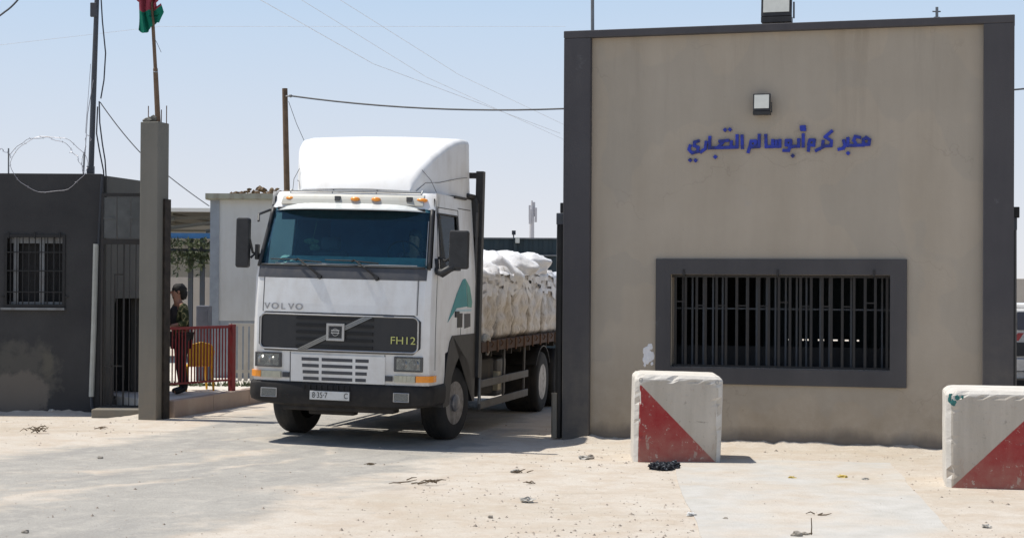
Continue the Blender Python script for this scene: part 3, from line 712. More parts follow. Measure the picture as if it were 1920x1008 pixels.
# local: x to the left is negative; front at y=0
w0 = (10-960)/F*26.25-GH.x; w1 = (121-960)/F*26.25-GH.x
z0_, z1_ = 2.1-(576-522)/122, 2.1+(522-443)/122
bm = B(); slab_hole(bm, -4.0, 0, -.3, 3.70, w0, w1, z0_, z1_, 0, .2); obj('wall', bm, M_worn, L, bevel=.01)
# side wall running back, with a dark doorway
sa = rad(12)
SM = Matrix.Rotation(-sa, 4, 'Z')
bm = B(); box(bm, -.2, 0, .2, .5, -.3, 3.68, SM); box(bm, -.2, 0, 1.55, 1.95, -.3, 3.68, SM); box(bm, -.2, 0, .5, 1.55, 1.78, 3.68, SM); box(bm, -.2, 0, .5, 1.55, -.3, .2, SM); obj('side_wall', bm, M_sidecon, L)
boxo('roof', -4.0, -.05, .2, 1.8, 3.45, 3.6, M_oldcon, L)
boxo('back_wall', -4.0, .18, 1.8, 1.95, -.3, 3.6, M_darkg, L)
boxo('partition_wall', -1.6, -1.5, .25, 1.79, -.3, 3.44, M_inner, L)
# bars and frame of the window
bm = B(); slab_hole(bm, w0-.012, w1+.012, z0_-.012, z1_+.012, w0+.03, w1-.03, z0_+.03, z1_-.03, -.02, .05); obj('window_frame', bm, M_black, L)
bm = B(); box(bm, w0-.05, w1+.02, -.07, .0, z0_-.055, z0_-.02); obj('window_sill', bm, M_steel, L)
bm = B()
ww = w1-w0
for i in range(9): x = w0+.03+(ww-.06)*(i+.5)/9; box(bm, x-.007, x+.007, .005, .02, z0_+.03, z1_-.03)
for z in (z0_+.22, z1_-.26, (z0_+z1_)/2): box(bm, w0, w1, -.022, -.008, z-.008, z+.008)
for x in (w0+.05, w1-.07, w0+ww*.5): box(bm, x-.01, x+.01, -.03, -.02, z1_-.05, z1_+.05)
for x, z in ((w0-.05, z0_+.15), (w1+.01, z0_+.15)): box(bm, x, x+.05, -.02, -.005, z-.01, z+.01)
obj('window_bars', bm, M_black, L)
bm = B()
for x in (w0+.10, w0+ww*.55): box(bm, x, x+.075, .09, .11, z0_+.03, z1_-.03)
box(bm, w0+.03, w1-.03, .112, .13, z1_-.12, z1_-.03); box(bm, w0+.03, w1-.03, .112, .13, z0_+.03, z0_+.07); box(bm, w0+ww*.78, w0+ww*.8, .09, .11, z0_+.03, z1_-.03)
obj('window_sash', bm, M_steel, L)
boxo('window_backing', w0-.1, w1+.1, .21, .23, z0_-.1, z1_+.1, M_inner, L)
# pale conduit on the corner
bm = B(); tube(bm, [(-.065, -.035, 2.62), (-.085, -.035, 1.4), (-.115, -.035, .28)], .042, 8); obj('drainpipe', bm, M_cabtrim2 if 'M_cabtrim2' in globals() else simple('pale_pipe', (.36, .37, .34), .6, var=.12), L)
bm = B(); tube(bm, [(.02, -.02, 3.66), (.0, -.03, 3.3), (-.02, -.02, 2.9), (-.03, -.03, 2.6)], .018, 6); tube(bm, [(-.12, -.03, .3), (-.10, -.06, .12), (-.02, -.08, .02), (.1, -.05, .0)], .025, 6); split_loose(obj('cable', bm, M_cable, L))
# patches of bare render near the ground
def patch(name, pts, mat, y, parent):
    bm = B(); prism(bm, pts, .004, Matrix.Translation((0, y, 0))); return obj(name, bm, mat, parent)
def jag(cx, cz, rx, rz_, seed, n=26, flat=None):
    P_ = []
    for i in range(n):
        a = 2*math.pi*i/n; k_ = 1+.22*noise.noise(Vector((math.cos(a)*1.3, math.sin(a)*1.3, seed)))
        z = cz+math.sin(a)*rz_*k_
        if flat is not None: z = max(z, flat)
        P_.append((cx+math.cos(a)*rx*k_, z))
    return P_

# iron gate in the gap between guardhouse and pillar
t = thing('metal_gate', 'narrow dark iron gate between the guardhouse and the concrete pillar', 'gate', (GH.x, 26.05, ghz()))
gx0, gx1 = .06, .72
zz = lambda y: 2.1-(y-525)/123
bm = B()
for x in (gx0, gx1-.03): box(bm, x, x+.03, -.015, .015, .12, zz(369))
box(bm, gx0, gx1, -.016, .016, zz(372), zz(366)); box(bm, gx0, gx1, -.017, .017, zz(462), zz(452)); box(bm, gx0, gx1, -.016, .016, .12, .16)
obj('gate_frame', bm, M_grill, t)
bm = B()
for i in range(3): box(bm, gx0+.04+i*.21, gx0+.22+i*.21, -.004, .004, zz(450), zz(374))
box(bm, gx0+.03, gx0+.2, -.012, -.005, zz(415), zz(411)); box(bm, gx0+.42, gx0+.62, -.012, -.005, zz(414), zz(410))
obj('sheet_panel', bm, simple('gate_sheet_paint', (.085, .09, .09), .7, var=.2), t)
bm = B(); box(bm, gx0+.34, gx0+.36, -.01, .01, .16, zz(462)); box(bm, gx0+.16, gx0+.175, -.01, .01, .16, .95); [box(bm, gx0+.05+q_*.095, gx0+.062+q_*.095, -.007, .007, .16, zz(462)) for q_ in range(7)]; box(bm, gx0+.03, gx0+.34, -.01, .01, .75, .77); box(bm, gx0+.2, gx0+.34, -.01, .01, zz(520), zz(517)); box(bm, gx0+.2, gx0+.22, -.01, .01, zz(570), zz(520))
obj('gate_bar', bm, M_grill, t)
t = boxo('doorstep', GH.x+.03, GH.x+.86, 25.62, 26.6, -.1, .17, M_oldcon, None, .02); tag(t, 'low concrete threshold under the iron gate beside the pillar', 'threshold')

# concrete pillar
pb = onz(262, 787, .02); 
PL = thing('gate_pillar', 'tall bare concrete gate pillar topped with rusty rebar and a flag pole', 'pillar', (-5.52, 25.35, gz(-5.5, 25.3)), rad(-16))
PHt = 4.42
bm = B(); box(bm, -.02, .275, 0, .35, -.25, PHt); o = obj('column', bm, M_oldcon, PL, bevel=.012)
bm = B(); box(bm, .277, .31, .17, .36, -.25, 3.28); obj('gate_channel', bm, simple('dark_rust', (.030, .022, .016), .9, var=.6, scale=9), PL)
bm = B()
for x, y, h, l_ in ((.08, .06, .24, 0), (.12, .2, .22, .01), (.2, .24, .2, .0), (.27, .27, .26, 0)): tube(bm, [(x, y, PHt-.02), (x+l_, y, PHt+h)], .008, 6)
split_loose(obj('rebar', bm, M_rust, PL))
bm = B(); blob(bm, (.08, .1, PHt+.03), (.09, .08, .05), 4, 2, .6); blob(bm, (.14, .12, PHt+.06), (.05, .06, .05), 5, 2, .6); obj('mortar_lump', bm, M_oldcon, PL)
# flag
fp0 = at(297, 232, 25.45); fp1 = at(281, -60, 25.45)
t = thing('flag_pole', 'leaning wooden flag pole with a tattered red, black and green flag on the concrete pillar', 'flag', fp0)
bm = B(); dv = fp1-fp0; tube(bm, [(0, 0, -.1), dv*.35, dv*.36, dv*.68, dv*.69, dv], [.042, .036, .028, .026, .02, .018], 8); obj('pole', bm, M_wood, t)
bm = B(); tube(bm, [dv*.33+Vector((-.03, -.03, 0)), dv*.33+Vector((.04, -.03, .0))], .01, 5); tube(bm, [dv*.55+Vector((.01, -.02, 0)), dv*.53+Vector((.05, -.02, -.03)), dv*.50+Vector((.11, -.02, -.10))], .004, 5); obj('binding', bm, M_wire, t)
bm = B(); uvl = bm.loops.layers.uv.new('UVMap'); NU, NV = 22, 30; gr = []; inf = {}
for j in range(NV+1):
    v = j/NV; row = []
    zc = at(281, 57-v*118, 25.45)-fp0
    for i in range(NU+1):
        u = i/NU; fold = math.sin(u*17+v*3)*.045+math.sin(u*31+1+v*5)*.02
        wdt = .15+.06*math.sin(v*5+1)+(.05 if v > .45 else 0)
        off = -.045-(.03 if v > .5 else 0)
        x = zc.x+off+(u-.45)*wdt*1.8*(.75+.3*v)+.02*math.sin(v*9+u*4)
        z = zc.z+.03*noise.noise(Vector((u*4, v*4, 2)))-(.05*math.sin(u*6) if v < .2 else 0)
        if v < .34 and u > .72: x += (u-.72)*.42*(1-abs(v-.16)*3); z += (u-.72)*.32
        q = bm.verts.new((x, zc.y-.03+fold, z)); inf[q] = (u, clamp(v+.05*noise.noise(Vector((u*5, v*3, 7))), .0, 1)); row.append(q)
    gr.append(row)
for j in range(NV):
    for i in range(NU):
        f_ = bm.faces.new((gr[j][i], gr[j][i+1], gr[j+1][i+1], gr[j+1][i]))
        for lp in f_.loops: lp[uvl].uv = inf[lp.vert]
obj('flag_cloth', bm, M_flag, t, smooth=True)

# mast on the guardhouse roof with cables
m0 = at(170, 326, 26.6); m1 = at(183, -40, 26.6)
t = thing('antenna_mast', 'dark leaning mast with dangling cables on the guardhouse roof', 'mast', m0)
dv = m1-m0; bm = B(); tube(bm, [(0, 0, -.12), dv*.5, dv], [.045, .043, .036], 10); obj('pole', bm, M_mast, t)
q = lambda x, y: at(x, y, 26.55)-m0
bm = B(); box(bm, -.05, .05, -.05, .05, 0, .12); obj('foot', bm, M_mast, t)
bm = B(); 
for P_ in ([(188, -30), (192, 40), (198, 100), (195, 150), (189, 185)], [(186, 190), (187, 230), (192, 270), (197, 300), (199, 332)], [(183, 200), (181, 250), (186, 280), (194, 320), (195, 335)]):
    tube(bm, [q(*a) for a in P_], .011, 6)
split_loose(obj('cable', bm, M_cable, t))
bm = B(); c_ = q(178, 20); box(bm, c_.x-.07, c_.x+.03, c_.y-.03, c_.y+.03, c_.z-.1, c_.z+.12); obj('junction_box', bm, M_mast, t, bevel=.01)
bm = B(); tube(bm, [q(175, 150), q(164, 215), q(157, 330)], .006, 5); tube(bm, [q(170, 120), q(160, 250)], .004, 5); split_loose(obj('guy_wire', bm, M_wirel, t))
# razor wire
t = thing('razor_wire', 'loose coil of razor wire hanging over the guardhouse roof edge', 'razor wire', at(92, 332, 26.1))
o0 = at(92, 332, 26.1); q = lambda x, y, d=26.1: at(x, y, d)-o0
bm = B()
def loop(cx, cy, rx, ry, a0, a1, d0, d1, n=40):
    P_ = [q(cx+rx*math.cos(rad(a0+(a1-a0)*i/n))+2*math.sin(i*.8), cy-ry*math.sin(rad(a0+(a1-a0)*i/n))+1.5*math.sin(i*1.3), d0+(d1-d0)*i/n) for i in range(n+1)]
    tube(bm, P_, .0045, 5)
    for i in range(1, n, 3):
        p = P_[i]; d_ = (P_[i+1]-P_[i-1]).normalized(); s_ = Vector((0, .02, 0)).cross(d_)*1.0+d_*.012
        tube(bm, [p-s_*.8, p+s_*.8], .003, 4)
loop(92, 308, 71, 52, -15, 345, 26.12, 26.2); loop(80, 306, 64, 48, 30, 178, 26.3, 26.5, 24); loop(130, 345, 28, 60, 20, 90, 26.3, 26.4, 16)
loop(-10, 300, 30, 22, 10, 100, 26.3, 26.35, 14); loop(165, 330, 10, 75, 60, 190, 26.5, 26.5, 18)
obj('coil', bm, M_wirel, t)
bm = B(); tube(bm, [q(16, 278, 26.35), q(16, 335, 26.35)], .012, 6); tube(bm, [q(158, 285, 26.35), q(156, 335, 26.35)], .012, 6); split_loose(obj('stake', bm, M_steel, t))

# ------------------------------------------------------------------ overhead wires, utility pole
def wire(label, P_, r, mat=None, sag=0):
    P_ = [Vector(p) for p in P_]; pts = []
    for a, b in zip(P_, P_[1:]):
        for i in range(12):
            u = i/12; p = a.lerp(b, u); p.z -= sag*4*u*(1-u); pts.append(p)
    pts.append(P_[-1]); c0 = pts[0].copy(); bm = B(); tube(bm, [p-c0 for p in pts], r, 5)
    return tag(obj('overhead_wire', bm, mat or M_wire, loc=c0), label, 'wire', 'overhead wires')
t = thing('utility_pole', 'brown wooden utility pole rising behind the cab of the lorry', 'utility pole', at(543, 600, 34.5))
bz = at(543, 600, 34.5); dv = at(534, 166, 34.5)-bz
bm = B(); tube(bm, [(0, 0, -bz.z), dv*.5, dv], [.075, .062, .055], 10); obj('pole', bm, M_wood, t)
bm = B(); c_ = at(545, 180, 34.4)-bz; tube(bm, [c_+Vector((-.1, .05, 0)), c_], .02, 6); blob(bm, c_, .035, 1, 2, .1); tube(bm, [at(541, 190, 34.4)-bz, at(556, 232, 34.4)-bz, at(574, 272, 34.4)-bz], .006, 5); obj('insulator', bm, M_steel, t)
wire('dark wire running from the wooden pole to the gatehouse and beyond', [at(546, 180, 34.4), at(1056, 204, 33), at(1960, 163, 31)], .017, M_cable, .12)
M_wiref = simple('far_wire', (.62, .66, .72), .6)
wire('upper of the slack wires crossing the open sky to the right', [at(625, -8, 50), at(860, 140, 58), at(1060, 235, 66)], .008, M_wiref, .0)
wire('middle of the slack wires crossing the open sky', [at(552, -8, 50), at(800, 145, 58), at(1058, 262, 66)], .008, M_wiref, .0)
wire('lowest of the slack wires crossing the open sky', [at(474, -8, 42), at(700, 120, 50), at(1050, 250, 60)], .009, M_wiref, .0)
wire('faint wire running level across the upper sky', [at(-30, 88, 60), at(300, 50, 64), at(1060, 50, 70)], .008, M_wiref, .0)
wire('dark wire cutting the top left corner of the view', [at(-30, 44, 24), at(10, 22, 24), at(40, -8, 24)], .014, M_cable, .02)
wire('thin wire slanting down from the mast past the pillar to the white cabin', [at(188, 192, 26.6), at(262, 285, 28), at(392, 386, 31)], .009, M_wire, .03)

# ------------------------------------------------------------------ platform objects
# red railing
r0 = Vector((-5.50, 26.55)); r1 = Vector((-4.60, 28.1)); rd = (r1-r0); rl = rd.length; ra = math.atan2(rd.y, rd.x)
t = thing('railing', 'dark red painted bar railing on the platform edge beside the pillar', 'railing', (r0.x, r0.y, .29), ra)
bm = B(); box(bm, 0, rl, -.02, .02, 1.04, 1.085); box(bm, 0, rl, -.02, .02, .175, .205); obj('rail', bm, M_redrail, t)
n_ = 23
for i in range(n_):
    x = .03+(rl-.12)*i/(n_-1); bm = B(); box(bm, x-.008, x+.008, -.008, .008, .2, 1.045); obj('bar', bm, M_redrail, t)
for x in (0.0, rl): 
    bm = B(); box(bm, x-.045, x+.045, -.045, .045, 0, 1.10); obj('post', bm, M_redrail, t, bevel=.006)
# pale fence behind it
f0 = at(440, 700, 30); t = thing('fence', 'pale slatted fence behind the red railing', 'fence', (f0.x-.05, 30, .29))
bm = B(); 
for i in range(11): box(bm, i*.105, i*.105+.07, -.01, .01, .06, 1.02)
obj('slat_panel', bm, M_palef, t)
bm = B(); box(bm, -.02, 1.2, .012, .04, .2, .25); box(bm, -.02, 1.2, -.02, .03, 1.02, 1.07); box(bm, -.06, -.0, -.02, .04, 0, 1.07); obj('fence_frame', bm, M_palef, t)
# strip of weeds
bm = B(); random.seed(3)
for i in range(420):
    x = random.uniform(-6.4, -3.9); y = 29.5+random.gauss(0, .08); h = random.uniform(.03, .12); a = random.uniform(0, 6.3)
    p = Vector((x, y, .29)); d_ = Vector((math.cos(a), math.sin(a), 0))*.02; tip = p+Vector((random.uniform(-.04, .04), random.uniform(-.04, .04), h))
    bm.faces.new([bm.verts.new(q_) for q_ in (p-d_, p+d_, tip)])
tag(obj('weeds', bm, M_leaf), 'low strip of weeds at the foot of the pale fence', 'weeds', kind='stuff')
# yellow plastic chair
t = thing('plastic_chair', 'bright yellow plastic chair behind the red railing', 'chair', (-5.22, 28.3, .29), rad(205))
bm = B(); prism(bm, [(-.22, 0), (.22, 0), (.2, .03), (-.2, .03)], .42, Matrix.Translation((0, -.2, .40))); obj('seat', bm, M_yellow, t, bevel=.012)
bm = B(); prism(bm, [(-.2, .42), (.2, .42), (.23, .66), (.17, .78), (0, .82), (-.17, .78), (-.23, .66)], .035, Matrix.Translation((0, .2, 0)) @ Matrix.Rotation(rad(-6), 4, 'X')); obj('backrest', bm, M_yellow, t, bevel=.012)
for x in (-.2, .2):
    for y in (-.18, .2):
        bm = B(); tube(bm, [(x*1.15, y*1.15, 0), (x, y, .41)], [.018, .026], 8); obj('leg', bm, M_yellow, t)
    bm = B(); tube(bm, [(x*1.1, -.16, .41), (x*1.15, -.14, .62), (x*1.1, .22, .64)], .02, 8); obj('armrest', bm, M_yellow, t)
# cabinet + thin pole
t = thing('cabinet', 'dark grey metal cabinet standing behind the guard', 'cabinet', (at(379, 600, 31).x, 31, .29))
bm = B(); box(bm, -.11, .11, 0, .4, 0, 1.36); obj('body', bm, M_cabinet, t, bevel=.01)
bm = B(); box(bm, -.09, .09, -.012, -.002, .1, 1.28); obj('door', bm, M_cabinet, t, bevel=.005)
# white cabin
t = thing('cabin', 'off-white portable cabin behind the lorry with rubbish on its roof', 'building', (at(402, 600, 32).x, 32, 0))
bm = B(); box(bm, .08, 3.2, 0, 2.6, 1.36, 3.62); obj('wall', bm, M_cabin, t)
bm = B(); box(bm, .06, 3.2, .01, 2.6, .25, 1.36); obj('base', bm, M_cabtrim, t)
bm = B(); box(bm, -.09, .08, -.02, .1, .25, 3.63); obj('corner_post', bm, M_cabtrim, t)
bm = B(); box(bm, .0, .08, .1, 2.6, .25, 3.62); obj('side_wall', bm, M_cabin, t)
bm = B(); box(bm, -.16, 3.3, -.14, 2.7, 3.62, 3.70); box(bm, -.16, 3.3, -.16, -.12, 3.64, 3.735); obj('roof', bm, M_eave, t)
bm = B(); random.seed(5)
for i in range(60):
    x = clamp(random.gauss(.9, .45), .3, 2.2); y = random.uniform(0, 1.2); h = .14*math.exp(-((x-.9)/.6)**2)
    blob(bm, (x, y, 3.72+random.uniform(0, h)), (random.uniform(.04, .1), .06, random.uniform(.02, .05)), i, 1, .7)
for i in range(16): 
    x = random.uniform(.2, 2.3); tube(bm, [(x, .1, 3.72), (x+random.uniform(-.4, .4), random.uniform(0, .8), 3.74+random.uniform(0, .1))], .008, 4)
tag(obj('debris', bm, M_debris, loc=t.location), 'heap of dry brown rubbish on the cabin roof', 'rubbish', kind='stuff')
# canopy
cx1 = at(400, 430, 38).x; z = lambda y, D: 2.1-(y-525.5)*D/F
t = thing('canopy', 'pale roofed canopy with steel trusses and a blue beam behind the pillar', 'canopy', (cx1, 38, 0))
bm = B(); 
prism(bm, [(-14, z(396, 38)), (2.5, z(396, 38)), (2.5, z(389, 38)), (-14, z(389, 38))], 8); obj('roof_sheet', bm, M_canopy, t)
bm = B(); D_ = 0
for i, (ya, yb) in enumerate(((404, 409), (414, 418), (424, 427))): box(bm, -14, 2.5, .3+i, .42+i, z(yb, 38), z(ya, 38))
for i in range(16):
    x = -14+i; box(bm, x, x+.06, .2, 7.8, z(402, 38), z(398, 38))
for i in range(10): tube(bm, [(-2.3+i*.45*3-6, .2, z(432, 38)), (-.3+i*.45*3-6, .2, z(410, 38))], .045, 6)
obj('truss', bm, M_truss, t)
bm = B(); box(bm, -14, 2.5, -.05, .12, z(446, 38), z(436, 38)); obj('beam', bm, M_blue, t)
boxo('ceiling', -14, 2.5, .15, 7.9, z(399, 38)+.01, z(398, 38)+.02, M_truss, t)
bm = B(); box(bm, -14, 2.5, -.02, .05, z(470, 38), z(465, 38)); obj('rail', bm, M_mast, t)
for x in (at(356, 500, 38).x-cx1, at(378, 500, 38).x-cx1, -5, -10):
    bm = B(); box(bm, x-.05, x+.05, .05, .15, 0, z(437, 38)); obj('post', bm, M_mast, t)
bm = B(); box(bm, -14, 2.5, 7.7, 7.8, 2.2, 3.7); 
obj('back_panel', bm, M_canopy, t)
random.seed(9)
def leaves(name, label, loc, r, n, droop=0, cat='plant', group=None):
    bm = B()
    for i in range(n):
        p = Vector((random.gauss(0, .5)*r[0], random.gauss(0, .5)*r[1], random.gauss(0, .5)*r[2]))
        if droop: p.z = -abs(p.z)*2.2*(1-min(1, abs(p.x)/r[0])*.7)
        s_ = random.uniform(.03, .075); a = Vector((random.gauss(0, 1), random.gauss(0, 1), random.gauss(0, .6)-droop)).normalized(); b_ = a.cross(Vector((random.random(), random.random(), random.random()))).normalized()
        bm.faces.new([bm.verts.new(q_) for q_ in (p, p+a*s_+b_*s_*.45, p+a*s_*2.1, p+a*s_-b_*s_*.45)])
    return tag(obj(name, bm, M_leaf, loc=loc), label, cat, group)
c_ = at(352, 457, 37.8); leaves('climbing_plant', 'leafy green climber under the blue canopy beam', c_, (1.1, .15, .09), 420)
for x, w_, lab in ((331, .34, 'wide drooping plant at the left end of the canopy rail'), (357, .17, 'narrow drooping plant in the middle of the canopy rail'), (377, .20, 'drooping plant at the right end of the canopy rail beside the cabin')):
    c_ = at(x, 469, 37.9); leaves('hanging_plant', lab, c_, (w_*.8, .10, .22), 200, 1, 'plant', 'plants hanging under the canopy')
t = boxo('perimeter_wall', -26, -3.2, 54, 54.3, -.1, 2.25, M_pwall, None, .02); tag(t, 'grey perimeter wall seen under the canopy', 'wall')
# screen fence behind the load
t = thing('sheet_fence', 'dark teal sheet metal fence beyond the lorry load', 'fence', (-1.2, 45, 0))
z45 = lambda y: 2.1-(y-529)*45/F
bm = B(); N_ = 90
for i in range(N_): 
    x = -5+i*.13; box(bm, x, x+.1305, .0+(.02 if i % 2 else 0), .04+(.02 if i % 2 else 0), .3, z45(447))
obj('sheet', bm, M_screen, t)
bm = B(); box(bm, -5.1, 6.8, -.05, .09, z45(447), z45(444.5)); box(bm, .3, 6.8, -.08, -.01, z45(479), z45(476)); obj('top_rail', bm, M_steel, t)
for i in range(-2, 3):
    x = at(966, 460, 45).x+1.2+i*2.6; bm = B(); box(bm, x-.04, x+.04, -.1, -.02, 0, z45(446)); obj('post', bm, M_screen, t)
bm = B(); x = at(970, 449, 45).x+1.2; box(bm, x-.05, x+.06, -.2, -.1, z45(455), z45(444)); obj('lamp', bm, M_lensw, t, bevel=.01)
t = thing('camera_pole', 'small camera on a thin pole above the teal fence', 'camera pole', (at(963, 436, 48).x, 48, 0))
zc = at(963, 436, 48).z; bm = B(); tube(bm, [(0, 0, 0), (0, 0, zc-.05)], .02, 6); obj('pole', bm, M_steel, t)
bm = B(); box(bm, -.05, .06, -.08, .08, zc-.06, zc+.06); obj('camera_housing', bm, M_mast, t, bevel=.01)
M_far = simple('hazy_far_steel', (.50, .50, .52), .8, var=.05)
pt = at(997, 445, 260); t = thing('telecom_mast', 'distant pale telecom mast on the skyline above the teal fence', 'mast', (pt.x, 260, 0))
zt = at(997, 376, 260).z; zm = at(997, 410, 260).z
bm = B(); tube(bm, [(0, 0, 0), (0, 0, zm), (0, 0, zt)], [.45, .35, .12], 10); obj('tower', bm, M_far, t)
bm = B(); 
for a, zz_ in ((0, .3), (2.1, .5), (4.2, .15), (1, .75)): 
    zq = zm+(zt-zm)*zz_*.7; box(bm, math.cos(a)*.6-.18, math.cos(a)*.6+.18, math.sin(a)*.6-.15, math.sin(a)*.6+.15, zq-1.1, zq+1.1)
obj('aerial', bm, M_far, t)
bm = B(); box(bm, -25, 60, 300, 312, 0, 4.2); 
for i in range(30): h = random.uniform(1.5, 6); x = -20+i*2.6; box(bm, x, x+2.4, 290+i % 3, 299+i % 3, 0, h)

bm.free()
# ------------------------------------------------------------------ right edge: parked lorry, wall, hill
V = thing('parked_truck', 'white lorry with red and white hazard stripes, mostly cut off by the right edge', 'truck', (8.75, 26.2, gz(8, 26)), rad(-3))
bm = B(); box(bm, -1.1, 1.1, 0, 2.0, .5, 1.78); box(bm, -1.0, 1.0, .12, 2.0, 1.45, 1.86); obj('body', bm, M_white, V, bevel=.05)
bm = B(); box(bm, -.98, .98, -.02, .02, 1.46, 1.74); obj('windscreen', bm, simple('dark_blue_glass', (.015, .03, .07), .12), V)
bm = B()
box(bm, -1.08, 1.08, -.012, -.002, 1.29, 1.42); obj('hazard_board', bm, M_platew, V)
bm = B()
for i in range(10):
    x = -1.05+i*.21; prism(bm, [(x, 1.295), (x+.09, 1.295), (x+.17, 1.415), (x+.08, 1.415)], .005, Matrix.Translation((0, -.019, 0)))
obj('hazard_stripe', bm, simple('hazard_red', (.45, .05, .05), .5), V)
bm = B(); box(bm, -1.05, 1.05, -.03, -.015, 1.06, 1.27); obj('grille', bm, M_blackp, V)
for x in (-.88, .88):
    bm = B(); box(bm, x-.17, x+.17, -.035, -.0, .82, 1.03); obj('headlight', bm, M_chrome, V, bevel=.02)
bm = B(); box(bm, -1.12, 1.12, -.12, .1, .38, .72); obj('bumper', bm, M_bump, V, bevel=.03)
for x in (-.95, .95):
    bm = B(); lathe(bm, [(.25, -.13), (.44, -.13), (.46, -.08), (.46, .08), (.44, .13), (.25, .13)], (x, .9, .46)); obj('wheel', bm, M_tyre, V)
bm = B(); box(bm, -1.1, 1.1, 2.1, 6, .9, 1.1); box(bm, -.5, .5, 1, 6, .45, .9); obj('flatbed', bm, M_chassis, V)
t = boxo('boundary_wall', 14, 34, 58, 58.3, -.1, at(1915, 522, 58).z, M_pwall, None, .02); tag(t, 'beige boundary wall far behind the right edge', 'wall')
bm = B()
for j in range(14):
    for i in range(50): pass
N1, N2 = 50, 10; gg = [[bm.verts.new((30+i*8, 160+j*9, max(0, 5.2*math.sin(math.pi*j/(N2-1))*math.sin(math.pi*clamp(i/(N1-1), 0, 1))**.4+.8*noise.noise(Vector((i*.5, j*.5, 0))))-.3)) for i in range(N1)] for j in range(N2)]
for j in range(N2-1):
    for i in range(N1-1): bm.faces.new((gg[j][i], gg[j][i+1], gg[j+1][i+1], gg[j+1][i]))
tag(obj('hills', bm, M_sand, smooth=True), 'low sandy rise on the skyline', kind='structure')

# ------------------------------------------------------------------ the lorry (local: x = its left, -y = forward)
T = thing('flatbed_truck', 'white flatbed lorry with roof deflector driving out through the gate, loaded with wrapped sacks', 'truck', (TRK.x, TRK.y, 0), 0)
T.rotation_mode = 'QUATERNION'
T.rotation_quaternion = (Matrix.Rotation(-TH, 4, 'Z') @ Matrix.Rotation(rad(1.15), 4, 'Y')).to_quaternion()
YB = 2.3   # rear of the cab
def hw_(z): return 1.205-(clamp(z-2.2, 0, 2)*.085)-(clamp(.95-z, 0, 1)*.0)
def y0_(z):
    P_ = [(0, .05), (.8, .04), (1.2, .02), (1.75, .02), (2.15, .05), (2.3, .09), (3.05, .39), (3.2, .47), (3.3, .60)]
    for (a, b), (c, d) in zip(P_, P_[1:]):
        if z <= c: return b+(d-b)*(z-a)/(c-a)
    return P_[-1][1]
R0 = .17
def ring(z, off=0.0, yb=YB, sides=(1.44, .48), yfloor=None, bow=.06):
    hw = hw_(z)-off; y0 = y0_(z)+off; r = R0; P_ = []
    yb_ = yb-off
    xs_ = (-1.0, -.5, 0, .5, 1.0)
    left = [(-hw, yb_), (-hw, sides[0]), (-hw, sides[1])]
    arc = [(-hw+r-r*math.cos(a), y0+r-r*math.sin(a)+.0) for a in (0, rad(30), rad(60), rad(90))]
    P_ += left+[arc[0], arc[1], arc[2], arc[3]]
    fw = hw-r
    for x in (-.6, -.2, .2, .6): P_.append((x*fw, y0-bow*(1-(x)**2)))
    P_ += [(-x, y) for x, y in reversed(arc)]+[(-x, y) for x, y in reversed(left)]
    return [(x, y, z) for x, y in P_]
def cab_shell(name, mat, off, levels, holes=True, parent=T, sel=None, bevel=0):
    """sel(side, i, zlow) chooses faces; windows are left open"""
    bm = B(); rs = [[bm.verts.new(p) for p in ring(z, off, yb=(YB if z > 1.39 else .78), sides=((1.44, .48) if z > 1.39 else (.70, .48)))] for z in levels]
    n = len(rs[0])
    for (za, a), (zb, b) in zip(zip(levels, rs), list(zip(levels, rs))[1:]):
        for i in range(n-1):
            win = za >= 2.29 and zb <= 3.06
            if holes and win and (4 <= i <= 12): continue            # windscreen
            if holes and za >= 2.29 and zb <= 3.01 and i in (1, n-3): continue     # side windows
            if za < 1.39 < zb and False: continue
            if sel and not sel(i, n, za, zb): continue
            bm.faces.new((a[i], a[i+1], b[i+1], b[i]))
        if za > 1.39 and not sel: bm.faces.new((a[n-1], a[0], b[0], b[n-1]))
    if not sel: bm.faces.new(rs[-1])
    bmesh.ops.delete(bm, geom=[v for v in bm.verts if not v.link_faces], context='VERTS')
    return obj(name, bm, mat, parent, smooth=True)
LV = [.84, 1.0, 1.2, 1.395]
up = [1.4, 1.75, 2.15, 2.3, 2.6, 3.0, 3.05, 3.2, 3.27]
# lower nose and upper cab as one white shell
bm = B(); o1 = cab_shell('body', M_white, 0, up); 
o1.modifiers.new('es', 'EDGE_SPLIT').split_angle = rad(28)
o2 = cab_shell('nose', M_white, 0, [.80, 1.0, 1.2, 1.399]); o2.modifiers.new('es', 'EDGE_SPLIT').split_angle = rad(28)
lin = cab_shell('cab_lining', M_inner, .035, [1.41, 1.75, 2.15, 2.3, 2.6, 3.0, 3.05, 3.17, 3.2]); bm.free()
